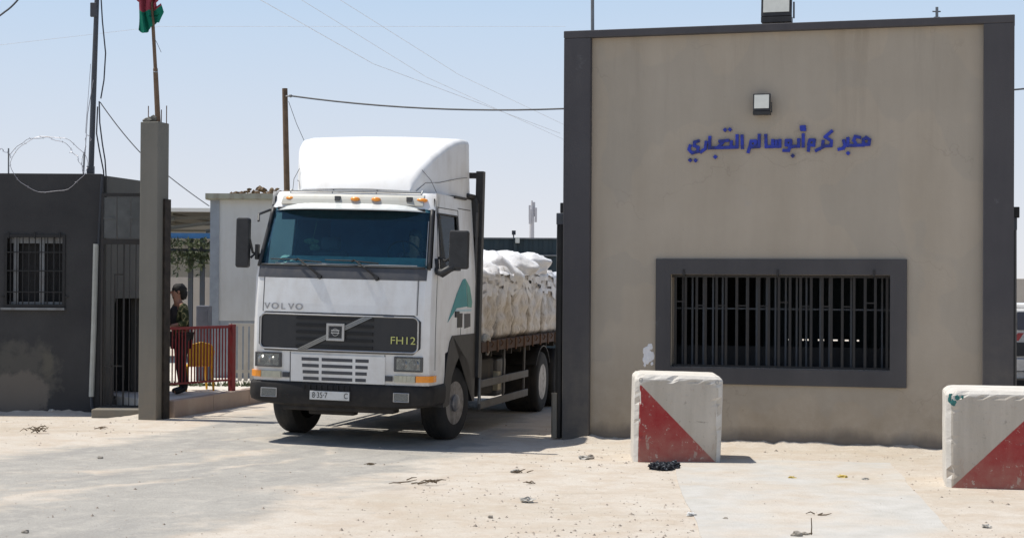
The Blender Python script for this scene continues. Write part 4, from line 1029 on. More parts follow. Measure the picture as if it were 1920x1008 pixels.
# recess panel and black strip at the windscreen foot
def front_patch(name, mat, z0, z1, x0, x1, off, parent=T, n=14, thick=.012):
    bm = B(); 
    def pt(x, z, o):
        x = x*hw_(z)/hw_((z0+z1)/2) if z1 > 2.9 else x
        hw = hw_(z); fw = hw-R0; y = y0_(z)-.06*(1-clamp(abs(x)/fw, 0, 1)**2)
        if abs(x) > fw: d = abs(x)-fw; y += R0-math.sqrt(max(0, R0*R0-d*d))
        return (x, y-o, z)
    zs = [z0+(z1-z0)*j/4 for j in range(5)]
    G1 = [[bm.verts.new(pt(x0+(x1-x0)*i/n, z, off)) for i in range(n+1)] for z in zs]
    G2 = [[bm.verts.new(pt(x0+(x1-x0)*i/n, z, off-thick)) for i in range(n+1)] for z in zs]
    for j in range(4):
        for i in range(n):
            bm.faces.new((G1[j][i], G1[j][i+1], G1[j+1][i+1], G1[j+1][i])); bm.faces.new((G2[j][i], G2[j+1][i], G2[j+1][i+1], G2[j][i+1]))
    for i in range(n):
        bm.faces.new((G1[0][i], G2[0][i], G2[0][i+1], G1[0][i+1])); bm.faces.new((G1[4][i], G1[4][i+1], G2[4][i+1], G2[4][i]))
    for j in range(4):
        bm.faces.new((G1[j][0], G1[j+1][0], G2[j+1][0], G2[j][0])); bm.faces.new((G1[j][n], G2[j][n], G2[j+1][n], G1[j+1][n]))
    return obj(name, bm, mat, parent)
def fy(x, z): 
    fw = hw_(z)-R0; return y0_(z)-.06*(1-clamp(abs(x)/fw, 0, 1)**2)
M_gasket = grimy('grey_cowl_plastic', (.055, .057, .065), (.12, .11, .1), .4, .5, scale=9)
front_patch('cowl', M_gasket, 2.14, 2.30, -1.13, 1.13, .012, n=22)
front_patch('bonnet_panel', M_white, 1.70, 2.135, -1.02, 1.02, .016)
front_patch('windscreen', M_wind, 2.29, 3.055, -1.128, 1.128, .004, thick=.004, n=24)
bm = B()
def cyz(x, z):
    hw = hw_(z); fw = hw-R0; y = y0_(z)-.06*(1-clamp(abs(x)/fw, 0, 1)**2)
    if abs(x) > fw: d = abs(x)-fw; y += R0-math.sqrt(max(0, R0*R0-d*d))
    return y
def edge_pts(z0, z1, x, n=8, o=.010):
    return [(math.copysign(hw_(zq)*.955, x), cyz(hw_(zq)*.955, zq)-o, zq) for zq in [z0+(z1-z0)*i/n for i in range(n+1)]]
for sx in (-1, 1): tube(bm, edge_pts(2.28, 3.05, sx), .026, 8)
tube(bm, [(x/10, cyz(x/10, 2.3)-.014, 2.3) for x in range(-11, 12)], .014, 8); tube(bm, [(x/10, cyz(x/10, 3.04)-.012, 3.04) for x in range(-10, 11)], .02, 8)
obj('windscreen_seal', bm, M_blackp, T, smooth=True)
bm = B(); tube(bm, [(x/10, fy(x/10, 2.325)-.022, 2.325) for x in range(-9, 11)], .006, 6); tube(bm, [(hw_(zq)*.93, cyz(hw_(zq)*.93, zq)-.02, zq) for zq in (2.33, 2.6, 2.9)], .006, 6); obj('bright_trim', bm, M_chrome, T)
for sx in (-1, 1):
    xw = lambda z: sx*(hw_(z)-.012)
    bm = B(); vs = [bm.verts.new((xw(z), y, z)) for y, z in ((.46+y0_(2.3)*0, 2.3), (1.45, 2.3), (1.45, 3.0), (.48, 3.0))]; bm.faces.new(vs); obj('side_window', bm, M_sideg, T)
    bm = B(); P_ = [(.47, 2.29), (1.45, 2.29), (1.45, 3.01), (.50, 3.01), (.47, 2.29)]
    tube(bm, [(sx*(hw_(z)+.002), y, z) for y, z in P_], .014, 6); obj('window_seal', bm, M_blackp, T)
    # door seams and handle
    bm = B(); 
    for P_ in ([(.30, 1.0), (.28, 1.4), (.30, 2.1), (.36, 2.35), (.50, 3.08)], [(.50, 3.09), (1.52, 3.09), (1.54, 2.4), (1.55, 1.42)], [(1.53, 3.12), (2.2, 3.12)]):
        tube(bm, [(sx*(hw_(z)+.0005), y, z) for y, z in P_], .0055, 5)
    split_loose(obj('door_seam', bm, M_blackp, T))
    bm = B(); box(bm, sx*1.198, sx*1.222, 1.22, 1.42, 1.66, 1.74); d_ = obj('door_handle', bm, M_blackp, T, bevel=.008)
# grey upper brow, sun visor, marker lamps
M_brow = grimy('brow_grey_plastic', (.42, .42, .38), (.3, .25, .18), .4, .4, scale=7)
front_patch('brow', M_brow, 3.10, 3.24, -.96, .96, .03, thick=.03)
bm = B(); n = 20; A_ = []; 
for i in range(n+1):
    x = -1.08+2.16*i/n; e = abs(x)/1.08; yb_ = fy(clamp(x, -.95, .95), 3.1); 
    A_.append([(x, yb_-.01+e**6*.2, 3.12-e**6*.03), (x, yb_-.20+e**4*.22, 3.045-e**4*.02), (x, yb_-.205+e**4*.22, 3.03-e**4*.02), (x, yb_-.005+e**6*.2, 3.10-e**6*.03)])
rr = [[bm.verts.new(p) for p in a] for a in A_]
for a, b in zip(rr, rr[1:]):
    for j in range(4): bm.faces.new((a[j], a[(j+1) % 4], b[(j+1) % 4], b[j]))
bm.faces.new(rr[0]); bm.faces.new(rr[-1]); obj('sun_visor', bm, simple('visor_plastic', (.60, .62, .60), .3, var=.06), T)
for x, w_ in ((-.86, .07), (.06, .065), (.34, .065), (.93, .085)):
    bm = B(); blob(bm, (x, fy(clamp(x, -.9, .9), 3.18)-.04+(.04 if abs(x) > .8 else 0), 3.175), (w_, .05, .028), 1, 2, .05); obj('marker_lamp', bm, M_orange, T, smooth=True)
for x in (-.18, .78):
    bm = B(); box(bm, x-.035, x+.035, fy(x, 3.18)-.06, fy(x, 3.18)+.01, 3.15, 3.21); obj('roof_bracket', bm, M_guard, T)
bm = B(); tube(bm, [(x/10, fy(x/10*.9, 3.26)-.01, 3.275) for x in range(-9, 10)], .012, 6); 
for x in (-.9, -.3, .3, .9): tube(bm, [(x, fy(x*.9, 3.26), 3.25), (x, fy(x*.9, 3.26)+.05, 3.3)], .01, 6)
obj('roof_rail', bm, M_steel, T)
# roof deflector
bm = B()
prof = [(.50, 3.30, .74), (.56, 3.42, .77), (.70, 3.60, .85), (.90, 3.78, .95), (1.15, 3.93, 1.04), (1.42, 4.03, 1.10), (1.74, 4.08, 1.12), (2.0, 4.09, 1.12)]
rs = []
for y, zt_, hw in prof:
    P_ = []; r = min(.075, (zt_-3.28)*.45)
    zb_ = 3.285
    half = [(-hw*.0-hw, zb_), (-hw, zb_+(zt_-zb_)*.45)]
    half += [(-hw+r-r*math.cos(a), zt_-r+r*math.sin(a)) for a in (0, rad(30), rad(60), rad(90))]+[(-hw*.6, zt_+.012), (-hw*.25, zt_+.02)]
    P_ = half+[(-x, z) for x, z in reversed(half)]
    rs.append([bm.verts.new((x, y+abs(x)*.06, z)) for x, z in P_])
for a, b in zip(rs, rs[1:]):
    for j in range(len(a)-1): bm.faces.new((a[j], a[j+1], b[j+1], b[j]))
bm.faces.new(rs[0]); 
bb = [bm.verts.new((v.co.x*.985, v.co.y+.06-(v.co.z-3.28)*.02+(4.09-v.co.z)*.16, v.co.z)) for v in rs[-1]]
for j in range(len(bb)-1): bm.faces.new((rs[-1][j], rs[-1][j+1], bb[j+1], bb[j]))
o = obj('roof_deflector', bm, M_spoil, T, smooth=True); o.modifiers.new('s', 'SOLIDIFY').thickness = .012; o.modifiers.new('es', 'EDGE_SPLIT').split_angle = rad(32)
bm = B(); 
for sx in (-1, 1):
    tube(bm, [(sx*.80, .63, 3.30), (sx*.875, .80, 3.42), (sx*.99, 1.05, 3.44), (sx*1.13, 1.5, 3.52), (sx*1.143, 1.93, 3.56)], .004, 5)
    tube(bm, [(sx*.845, .72, 3.585), (sx*.95, .80, 3.45), (sx*1.0, .90, 3.3)], .004, 5)
split_loose(obj('deflector_seam', bm, M_guard, o))
bm = B(); box(bm, -.75, .75, .62, 1.7, 3.272, 3.30); box(bm, .9, 1.14, 1.35, 1.95, 3.25, 3.284); box(bm, -1.14, -.9, 1.35, 1.95, 3.25, 3.284); obj('deflector_mount', bm, M_blackp, T)
# air intake behind the cab
bm = B(); prism(bm, [(.82, 3.30), (1.17, 3.33), (1.22, 3.22), (1.22, 2.75), (1.0, 2.72), (1.0, 3.15)], .2, Matrix.Translation((0, 2.315, 0))); box(bm, .86, 1.17, 2.0, 2.4, 3.285, 3.35); obj('air_intake', bm, M_blackp, T, bevel=.03)
bm = B(); box(bm, 1.185, 1.215, 2.303, 2.33, 1.4, 3.1); box(bm, -1.215, -1.185, 2.303, 2.33, 1.4, 3.1); obj('wind_flap', bm, M_guard, T)

# grille
g0 = -.055
bm = B()
def rrect(x0, x1, z0, z1, r, n=5):
    P_ = []
    for cx_, cz_, a0 in ((x1-r, z1-r, 0), (x0+r, z1-r, 90), (x0+r, z0+r, 180), (x1-r, z0+r, 270)):
        for i in range(n+1): a = rad(a0+90*i/n); P_.append((cx_+r*math.cos(a), cz_+r*math.sin(a)))
    return P_
def gy(x): return -.052+.085*(abs(x)/1.07)**2.2
def bent_panel(bm, pts_fn, y_off, th, x0, x1, n=24):
    """panel between z0(x), z1(x) following the bowed nose"""
    cols = []
    for i in range(n+1):
        x = x0+(x1-x0)*i/n; za, zb = pts_fn(x); y = gy(x)+y_off
        cols.append([bm.verts.new(p) for p in ((x, y, za), (x, y, zb), (x, y+th, zb), (x, y+th, za))])
    for a, b in zip(cols, cols[1:]):
        for j in range(4): bm.faces.new((a[j], a[(j+1) % 4], b[(j+1) % 4], b[j]))
    bm.faces.new(cols[0]); bm.faces.new(cols[-1])
def zlim(x, z0, z1, X, r):
    d = max(0, abs(x)-(X-r)); k_ = r-math.sqrt(max(0, r*r-d*d)); return (z0+k_, z1-k_)
M_gr = grimy('grille_plastic', (.016, .017, .02), (.05, .045, .04), .35, .4, scale=6)
bent_panel(bm, lambda x: zlim(x, 1.20, 1.70, 1.085, .08), -.012, .09, -1.085, 1.085); GR = obj('grille', bm, M_gr, T)
bm = B()
for z in (1.27, 1.36, 1.45, 1.54, 1.63): bent_panel(bm, lambda x: (z-.018, z+.018), -.030, .012, -.55, .48)
split_loose(obj('grille_slat', bm, M_black, GR))
bm = B(); fr_ = rrect(-1.055, 1.055, 1.225, 1.672, .07, 6); P_ = []
for a, b in zip(fr_, fr_[1:]+fr_[:1]):
    for i in range(4): x = a[0]+(b[0]-a[0])*i/4; P_.append((x, gy(x)-.024, a[1]+(b[1]-a[1])*i/4))
P_.append(P_[0]); tube(bm, P_, .011, 6, cap=False); obj('grille_trim', bm, M_chrome, GR)
def gbar(bm, x0, z0, x1, z1, w_, yo):
    for i in range(10):
        a = i/10; b = (i+1)/10; xa, xb = x0+(x1-x0)*a, x0+(x1-x0)*b; za, zb = z0+(z1-z0)*a, z0+(z1-z0)*b
        vs = [bm.verts.new(p) for p in ((xa-w_, gy(xa)+yo, za), (xb-w_, gy(xb)+yo, zb), (xb+w_, gy(xb)+yo, zb), (xa+w_, gy(xa)+yo, za),
              (xa-w_, gy(xa)+yo+.02, za), (xb-w_, gy(xb)+yo+.02, zb), (xb+w_, gy(xb)+yo+.02, zb), (xa+w_, gy(xa)+yo+.02, za))]
        for f_ in ((0, 1, 2, 3), (4, 5, 6, 7), (0, 1, 5, 4), (3, 2, 6, 7)): bm.faces.new([vs[q_] for q_ in f_])
bm = B(); 
for o_ in (-.045, 0, .045): gbar(bm, -.46+o_, 1.235, .42+o_, 1.665, .017, -.040)
obj('grille_bar', bm, simple('bar_metal', (.28, .28, .27), .45, .5, var=.1), GR)
bm = B(); slab_hole(bm, -.125, .115, 1.35, 1.57, -.095, .085, 1.378, 1.542, -.112, -.082); box(bm, -.096, .086, -.10, -.085, 1.377, 1.543); em = obj('emblem', bm, M_chrome, GR, bevel=.003)
bm = B(); box(bm, -.088, .078, -.106, -.101, 1.385, 1.535); obj('emblem_field', bm, M_gr, GR)
bm = B(); box(bm, -.06, .05, -.112, -.107, 1.475, 1.49); box(bm, -.06, .05, -.112, -.107, 1.445, 1.458); tube(bm, [(-.005+.045*math.cos(a), -.109, 1.46+.045*math.sin(a)) for a in [i*math.pi/8 for i in range(17)]], .005, 5); obj('emblem_mark', bm, M_chrome, GR)
tm = Matrix.Translation((.87, -.034, 1.375)) @ Matrix.Rotation(rad(6.5), 4, 'Z')
text('grille_letters', 'FH12', .135, M_yellowt, GR, tm, .006, 1.12)
for i, ch in enumerate('VOLVO'):
    x = -.97+i*.112; text('nameplate_letter', ch, .115, M_greyt, T, Matrix.Translation((x, fy(x, 1.765)-.024, 1.765)) @ Matrix.Rotation(rad(-3), 4, 'Z'), .008, 1.15)
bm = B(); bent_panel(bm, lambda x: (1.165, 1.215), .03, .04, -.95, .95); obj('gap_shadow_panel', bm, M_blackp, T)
# lower air slots
front_patch('lower_panel', M_white, .815, 1.165, -.62, .64, .02, thick=.02)
bm = B()
for r_ in range(4):
    z = 1.105-r_*.082
    wl, wr = -.47+r_*.008, .43-r_*.012
    for a, b in ((wl, -.235), (-.195, .215), (.255, wr)):
        n_ = 5
        for i in range(n_):
            xa = a+(b-a)*i/n_; xb = a+(b-a)*(i+1)/n_; box(bm, xa, xb+.0, fy((xa+xb)/2, z)-.0225, fy((xa+xb)/2, z)-.015, z-.021, z+.021)
obj('air_slot', bm, M_gasket, T)
# headlamp units
for sx in (-1, 1):
    xc = sx*.94
    def cy(x, z=1.05): 
        hw = hw_(z); fw = hw-R0; y = y0_(z)-.06*(1-clamp(abs(x)/fw, 0, 1)**2)
        if abs(x) > fw: d = abs(x)-fw; y += R0-math.sqrt(max(0, R0*R0-d*d))
        return y
    ang = math.atan2(cy(sx*1.06)-cy(sx*.80), .26)*sx
    HM = Matrix.Translation((xc, cy(xc)-.012, 0)) @ Matrix.Rotation(ang, 4, 'Z')
    bm = B(); slab_hole(bm, -.185, .185, .985, 1.175, -.155, .155, 1.005, 1.155, -.02, .04, ); bmesh.ops.transform(bm, matrix=HM, verts=bm.verts); hl = obj('headlight', bm, M_guard, T, bevel=.008)
    bm = B(); box(bm, -.155, .155, .03, .045, 1.0, 1.16, HM); obj('reflector_back', bm, M_gasket, hl)
    for cx_ in (-.075, .075):
        bm = B(); lathe(bm, [(.066, -.012), (.05, .01), (.02, .025), (.015, .0)], HM @ Vector((cx_, .0, 1.08)), 'Y', 18); obj('reflector', bm, M_chrome, hl, smooth=True)
    bm = B(); box(bm, -.153, .153, -.016, -.012, 1.007, 1.153, HM); obj('headlight_glass', bm, M_lens, hl)
    # indicator strip below
    bm = B(); x0, x1 = (.76, 1.03); 
    HM2 = Matrix.Translation((0, -.0, 0))
    n_ = 5
    for i in range(n_):
        xa = sx*(x0+(x1-x0)*i/n_); xb = sx*(x0+(x1-x0)*(i+1)/n_); y = min(cy((xa+xb)/2, .9), cy(xa, .9)); box(bm, xa, xb, y-.03, y+.03, .855, .935)
    obj('parking_lamp', bm, M_beige, T)
    bm = B(); P_ = [(sx*1.04, cy(1.04, .9)-.028), (sx*1.12, cy(1.12, .9)-.03), (sx*1.19, cy(1.18, .9)-.02), (sx*1.228, .17), (sx*1.23, .30)]
    va = [bm.verts.new((x, y, z)) for x, y in P_ for z in (.855, .935)]; vb = [bm.verts.new((x*.96, y+.03, z)) for x, y in P_ for z in (.855, .935)]
    for i in range(4): bm.faces.new((va[2*i], va[2*i+2], va[2*i+3], va[2*i+1])); bm.faces.new((va[2*i+1], va[2*i+3], vb[2*i+3], vb[2*i+1])); bm.faces.new((va[2*i], vb[2*i], vb[2*i+2], va[2*i+2]))
    obj('indicator', bm, M_orange, T)
    bm = B(); x = sx*.69; box(bm, x-.045, x+.045, cy(x, .9)-.024, cy(x, .9), .86, .925); 
    for i in range(3): box(bm, x-.04, x+.04, cy(x, .9)-.03, cy(x, .9)-.02, .868+i*.02, .876+i*.02)
    obj('washer_vent', bm, M_gasket, T)
    # seams of the corner panel
    bm = B(); tube(bm, [(sx*.635, fy(.635, z)-.004, z) for z in (.81, .95, 1.1, 1.19)], .005, 5); tube(bm, [(sx*1.035, fy(1.03, z)-.003, z) for z in (1.7, 1.9, 2.14)], .005, 5); split_loose(obj('panel_seam', bm, M_gasket, T))
# bumper
bm = B(); 
def bp(off, zt):
    hw = 1.245-off; r = .22; y0 = -.06+off; P_ = [(-hw, .72), (-hw, .4)]+[(-hw+r-r*math.cos(a), y0+.05+r-r*math.sin(a)) for a in (0, rad(22), rad(45), rad(68), rad(90))]
    P_ += [(x, y0+.05*(abs(x)/1.0)**2) for x in (-.7, -.35, 0)]; 
    return P_+[(-x, y) for x, y in reversed(P_[:-1])]
zs = [(.50, .06), (.53, .015), (.62, 0), (.77, 0), (.795, .012), (.81, .03)]
rs = [[bm.verts.new((x, y, z+(.0 if z > .55 else .035*clamp(abs(x)-.75, 0, .4)/.4))) for x, y in bp(o_, z)] for z, o_ in zs]
rs.append([bm.verts.new((x*.9, y+.1, .80)) for x, y in bp(.08, .8)]); rs.insert(0, [bm.verts.new((x*.9, y+.12, .52)) for x, y in bp(.1, .5)])
for a, b in zip(rs, rs[1:]):
    for j in range(len(a)-1): bm.faces.new((a[j], a[j+1], b[j+1], b[j]))
BU = obj('bumper', bm, M_bump, T, smooth=True); BU.modifiers.new('es', 'EDGE_SPLIT').split_angle = rad(30)
bm = B(); box(bm, -.75, .75, .04, .3, .44, .52); box(bm, -.42, .2, .12, .3, .39, .45); obj('step', bm, M_bump, BU, bevel=.02)
bm = B(); 
for i in range(9): box(bm, -.42+i*.075, -.41+i*.075, -.075, -.058, .715, .785)
split_loose(obj('bumper_vent', bm, M_black, BU))
for x0, x1 in ((-1.02, -.80), (.76, .97)):
    bm = B(); xm = (x0+x1)/2; y = -.06+.05*xm*xm-.02; slab_hole(bm, x0, x1, .60, .72, x0+.012, x1-.012, .612, .708, y, y+.05); box(bm, x0+.01, x1-.01, y+.03, y+.05, .61, .71); fo = obj('fog_lamp', bm, M_chrome, T, bevel=.006)
    bm = B(); box(bm, x0+.013, x1-.013, y+.004, y+.008, .613, .707); obj('fog_lens', bm, M_lens, fo)
bm = B(); box(bm, -.335, .195, -.085, -.077, .595, .705); pt_ = obj('number_plate', bm, M_platew, T, bevel=.004)
bm = B(); box(bm, -.345, .205, -.0765, -.06, .585, .715); obj('plate_holder', bm, M_blackp, BU)
text('plate_characters', '8·35·7', .105, M_platek, pt_, Matrix.Translation((-.20, -.0875, .65)), .002, .78)
text('plate_characters', 'C', .10, M_platek, pt_, Matrix.Translation((.15, -.0875, .65)), .002, .8)
# wipers
for x0, a in ((-.42, 1), (.34, 1)):
    bm = B(); z_ = lambda t_: 2.19+t_
    p0 = Vector((x0+.16, fy(x0, 2.18)-.04, 2.17)); p1 = Vector((x0-.16, fy(x0-.1, 2.36)-.05, 2.385)); p2 = Vector((x0-.16, fy(x0-.1, 2.38)-.055, 2.385))
    tube(bm, [p0, p0.lerp(p1, .5)+Vector((0, -.02, .01)), p1], [.018, .012, .009], 6); wp = obj('wiper', bm, M_black, T)
    bm = B(); q0 = Vector((x0-.55, fy(x0-.55, 2.35)-.035, 2.375)); q1 = Vector((x0+.16, fy(x0+.2, 2.37)-.035, 2.345)); tube(bm, [q0, q0.lerp(q1, .5)+Vector((0, -.012, .012)), q1], .009, 6); tube(bm, [p1, q0.lerp(q1, .5)], .01, 5); obj('wiper_blade', bm, M_black, wp)
    bm = B(); tube(bm, [p0+Vector((0, .03, -.02)), p0+Vector((0, -.03, .0))], .03, 10); obj('wiper_pivot', bm, M_black, wp)
# mirrors
def mirror(sx, xc, yc, w_, z0, z1, arms):
    bm = B(); r_ = rrect(xc-w_/2, xc+w_/2, z0, z1, .035, 4); prism(bm, r_, .10, Matrix.Translation((0, yc, 0))); mo = obj('mirror', bm, M_blackp, T, bevel=.018, smooth=False)
    bm = B(); prism(bm, rrect(xc-w_/2+.015, xc+w_/2-.015, z0+.02, z1-.02, .03, 4), .004, Matrix.Translation((0, yc+.101, 0))); obj('mirror_glass', bm, M_chrome, mo)
    bm = B()
    for P_ in arms: tube(bm, P_, .017, 6)
    obj('mirror_arm', bm, M_blackp, mo)
mirror(-1, -1.385, .10, .18, 2.25, 2.90, [[(-1.18, .30, 2.42), (-1.27, .20, 2.45), (-1.30, .16, 2.62)], [(-1.19, .28, 2.35), (-1.22, .22, 2.46), (-1.29, .18, 2.38)], [(-1.14, .45, 3.02), (-1.20, .2, 2.95), (-1.17, .12, 2.86)]])
mirror(1, 1.51, .16, .25, 2.30, 2.79, [[(1.18, .32, 2.30), (1.30, .2, 2.22), (1.47, .17, 2.30)], [(1.19, .4, 2.44), (1.33, .25, 2.40), (1.48, .18, 2.50)]])
bm = B(); tube(bm, [(1.18, .28, 2.28), (1.30, .2, 2.24), (1.46, .2, 2.34)], [.05, .055, .045], 8); tube(bm, [(1.18, .30, 2.42), (1.20, .28, 2.25)], .04, 8); obj('mirror_bracket', bm, M_blackp, T, smooth=True)
bm = B(); box(bm, -1.245, -1.20, .2, .28, 2.36, 2.56); obj('small_mirror', bm, M_blackp, T, bevel=.01)
# wheel arch + wheels
def wheel(xo, y, side, r=.5, wdt=.30, front=True):
    s_ = 1 if side > 0 else -1; xi = xo-s_*wdt
    prof = [(.29, 0), (.33, .0), (.44, -.008), (.475, .01), (r-.01, .035), (r, .07), (r, wdt-.07), (r-.01, wdt-.035), (.475, wdt-.01), (.44, wdt+.0), (.29, wdt)]
    bm = B(); lathe(bm, [(a*r/.5, -s_*b) for a, b in prof], (xo, y, r), n=40, closed=True)
    tyre = obj('wheel', bm, M_tyre, T, smooth=True); tyre.modifiers.new('es', 'EDGE_SPLIT').split_angle = rad(40)
    # tread grooves
    bm = B()
    for q_ in (.09, .15, .21): lathe(bm, [(r+.001, -s_*(q_-.006)), (r+.002, -s_*(q_-.006)), (r+.002, -s_*(q_+.006)), (r+.001, -s_*(q_+.006))], (xo, y, r), n=40, closed=True)
    obj('tread', bm, M_black, tyre)
    pr_ = [(.29, .0), (.30, .01), (.285, .03), (.27, .06), (.225, .075), (.205, .055 if front else .17), (.12, .05 if front else .19), (.115, -.02 if front else .16), (.075, -.045 if front else .06), (.0001, -.05 if front else .05)]
    bm = B(); lathe(bm, [(a, -s_*b) for a, b in pr_], (xo, y, r), n=36); rim = obj('rim', bm, M_rim, tyre, smooth=True); rim.modifiers.new('es', 'EDGE_SPLIT').split_angle = rad(35)
    bm = B()
    for i in range(10):
        a = 2*math.pi*i/10; yy, zz_ = y+.165*math.cos(a), r+.165*math.sin(a); xx = xo-s_*(.045 if front else .175)
        tube(bm, [(xx, yy, zz_), (xx+s_*.035, yy, zz_)], .014, 6)
    obj('wheel_bolt', bm, M_steel, tyre)
    bm = B()
    for i in range(10):
        a = 2*math.pi*(i+.5)/10; yy, zz_ = y+.238*math.cos(a), r+.238*math.sin(a); xx = xo-s_*.068
        tube(bm, [(xx, yy, zz_), (xx+s_*.006, yy, zz_)], .02, 8)
    obj('rim_hole', bm, M_black, tyre); return tyre
def steer(o, cx, cy_, a):
    m_ = Matrix.Translation((cx, cy_, 0)) @ Matrix.Rotation(a, 4, 'Z') @ Matrix.Translation((-cx, -cy_, 0))
    for q_ in [o]+list(o.children): q_.data.transform(m_)
for xo_, sx in ((-1.23, -1), (1.15, 1)): steer(wheel(xo_, 1.58, sx), xo_-sx*.15, 1.58, rad(-9))
for yy in (6.85, 8.2):
    for sx in (-1, 1): wheel(sx*1.235, yy, sx, wdt=.56, front=False)
for sx in (-1, 1):
    bm = B(); a0 = [(1.62+.80*math.cos(rad(a)), .56+.80*math.sin(rad(a))) for a in range(180, -1, -12)]
    pin = [(1.62+.60*math.cos(rad(a)), .52+.62*math.sin(rad(a))) for a in range(0, 181, 12)]
    outer = [(.72, .50), (.74, .80), (.84, 1.10), (.98, 1.34), (1.10, 1.42), (2.34, 1.42), (2.36, .48), (2.24, .48)]
    inner = [(2.24, .6)]+pin[0:]+[(.92, .5)]
    bm2 = [(y, z) for y, z in outer+inner]
    a = [bm.verts.new((sx*1.215, y, z)) for y, z in bm2]; b = [bm.verts.new((sx*.80, y, z)) for y, z in bm2]
    bm.faces.new(a); bm.faces.new(b); n_ = len(a)
    for i in range(n_): bm.faces.new((a[i], a[(i+1) % n_], b[(i+1) % n_], b[i]))
    bmesh.ops.triangulate(bm, faces=[f_ for f_ in bm.faces if len(f_.verts) > 4]); obj('wheel_arch', bm, M_blackp, T)
# cab underside and steps
bm = B(); box(bm, -.8, .8, .15, 2.3, .75, 1.38); obj('engine_block', bm, M_chassis, T)
# door decal
M_decalg = simple('green_decal', (.10, .33, .28), .5, var=.2)
if True:
    for sx in (1,):
        def dec(name, P_, mat, off):
            bm = B(); a = [bm.verts.new((sx*(hw_(z)+off), y, z)) for y, z in P_]; b = [bm.verts.new((sx*(hw_(z)+off-.003), y, z)) for y, z in P_]
            bm.faces.new(a); bm.faces.new(b)
            for i in range(len(a)): bm.faces.new((a[i], a[(i+1) % len(a)], b[(i+1) % len(a)], b[i]))
            return obj(name, bm, mat, T)
        dec('decal', [(.86, 1.60), (1.3, 1.98), (1.58, 2.16), (1.72, 2.18), (1.80, 2.02), (1.86, 1.80), (1.30, 1.78)], M_teal, .005)
        dec('decal', [(1.74, 2.17), (1.98, 2.06), (2.12, 1.86), (2.10, 1.78), (1.88, 1.79), (1.83, 2.02)], M_decalg, .0055)
        dec('decal', [(1.28, 1.76), (2.1, 1.76), (2.08, 1.73), (1.25, 1.735)], simple('pale_decal', (.5, .66, .7), .5, var=.05), .006)
        dec('decal', [(1.35, 1.52), (1.62, 1.52), (1.62, 1.71), (1.35, 1.71)], M_blackp, .005)
        dec('decal', [(1.74, 1.50), (2.06, 1.52), (2.04, 1.70), (1.72, 1.70)], M_gasket, .005)
# interior: seats, dashboard, wheel, sun blinds
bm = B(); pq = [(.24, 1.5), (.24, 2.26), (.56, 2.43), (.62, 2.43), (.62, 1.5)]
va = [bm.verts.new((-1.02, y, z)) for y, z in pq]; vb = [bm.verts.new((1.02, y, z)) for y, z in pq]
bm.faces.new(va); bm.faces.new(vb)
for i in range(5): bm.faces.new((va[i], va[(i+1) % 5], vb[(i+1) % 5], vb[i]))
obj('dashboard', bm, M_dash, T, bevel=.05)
for x in (-.62, .62):
    bm = B(); box(bm, x-.26, x+.26, .95, 1.42, 1.75, 1.9); obj('seat', bm, M_seat, T, bevel=.04)
    bm = B(); box(bm, x-.25, x+.25, 1.36, 1.5, 1.88, 2.5); box(bm, x-.14, x+.14, 1.38, 1.48, 2.52, 2.7); obj('seat_back', bm, M_seat, T, bevel=.04)
bm = B(); c_ = Vector((.62, .80, 2.46)); ax_ = Matrix.Rotation(rad(-55), 3, 'X')
tube(bm, [c_+ax_ @ Vector((.23*math.cos(a), .23*math.sin(a), 0)) for a in [i*math.pi/12 for i in range(25)]], .014, 6, cap=False)
for a in (.5, 2.6, 4.7): tube(bm, [c_, c_+ax_ @ Vector((.23*math.cos(a), .23*math.sin(a), 0))], .012, 6)
tube(bm, [c_, c_+Vector((0, -.25, -.25))], .03, 8); obj('steering_wheel', bm, M_black, T)
bm = B(); box(bm, -1.0, 1.0, .52, .54, 2.90, 3.05); obj('header_shade', bm, M_inner, T)
bm = B(); prism(bm, [(-.9, 2.3), (.9, 2.3), (.9, 3.0), (-.9, 3.0)], .02, Matrix.Translation((0, 2.2, 0))); obj('bunk_curtain', bm, simple('blue_curtain', (.03, .07, .16), .9, var=.2), T)
bm = B(); blob(bm, (-.60, .58, 2.62), (.10, .02, .035), 2, 2, .4); blob(bm, (-.56, .58, 2.54), (.07, .02, .04), 3, 2, .4); tube(bm, [(-.58, .56, 2.63), (-.5, .56, 2.98)], .004, 4); obj('hanging_pennant', bm, simple('olive_pennant', (.13, .14, .05), .9, var=.5, scale=30), T)

# bulkhead, deck, chassis
bm = B(); 
for sx in (-1, 1): box(bm, sx*1.255, sx*1.15, 2.39, 2.52, .80, 3.68)
box(bm, -1.15, 1.15, 2.40, 2.51, 3.58, 3.66)
for x in (-.75, -.25, .25, .75): box(bm, x-.03, x+.03, 2.41, 2.49, 1.25, 3.58)
box(bm, -1.14, 1.14, 2.43, 2.46, 1.29, 2.9)
obj('bulkhead', bm, M_blackp, T, bevel=.006)
bm = B(); box(bm, -1.25, 1.25, 2.61, 9.3, 1.14, 1.285); obj('deck', bm, M_deck, T, bevel=.01)
bm = B()
for i in range(11): y = 2.9+i*.6; box(bm, 1.251, 1.27, y-.02, y+.02, 1.12, 1.30)
for i in range(11): y = 3.1+i*.6; tube(bm, [(1.26, y, 1.29), (1.29, y+.02, 1.25), (1.262, y+.03, 1.2)], .012, 5)
split_loose(obj('lashing_hook', bm, M_rust, T))
bm = B(); box(bm, .35, .45, 1.0, 9.2, .82, 1.1); box(bm, -.45, -.35, 1.0, 9.2, .82, 1.1)
for i in range(10): box(bm, -1.15, 1.15, 2.9+i*.65, 2.96+i*.65, 1.04, 1.138)
obj('chassis', bm, M_chassis, T)
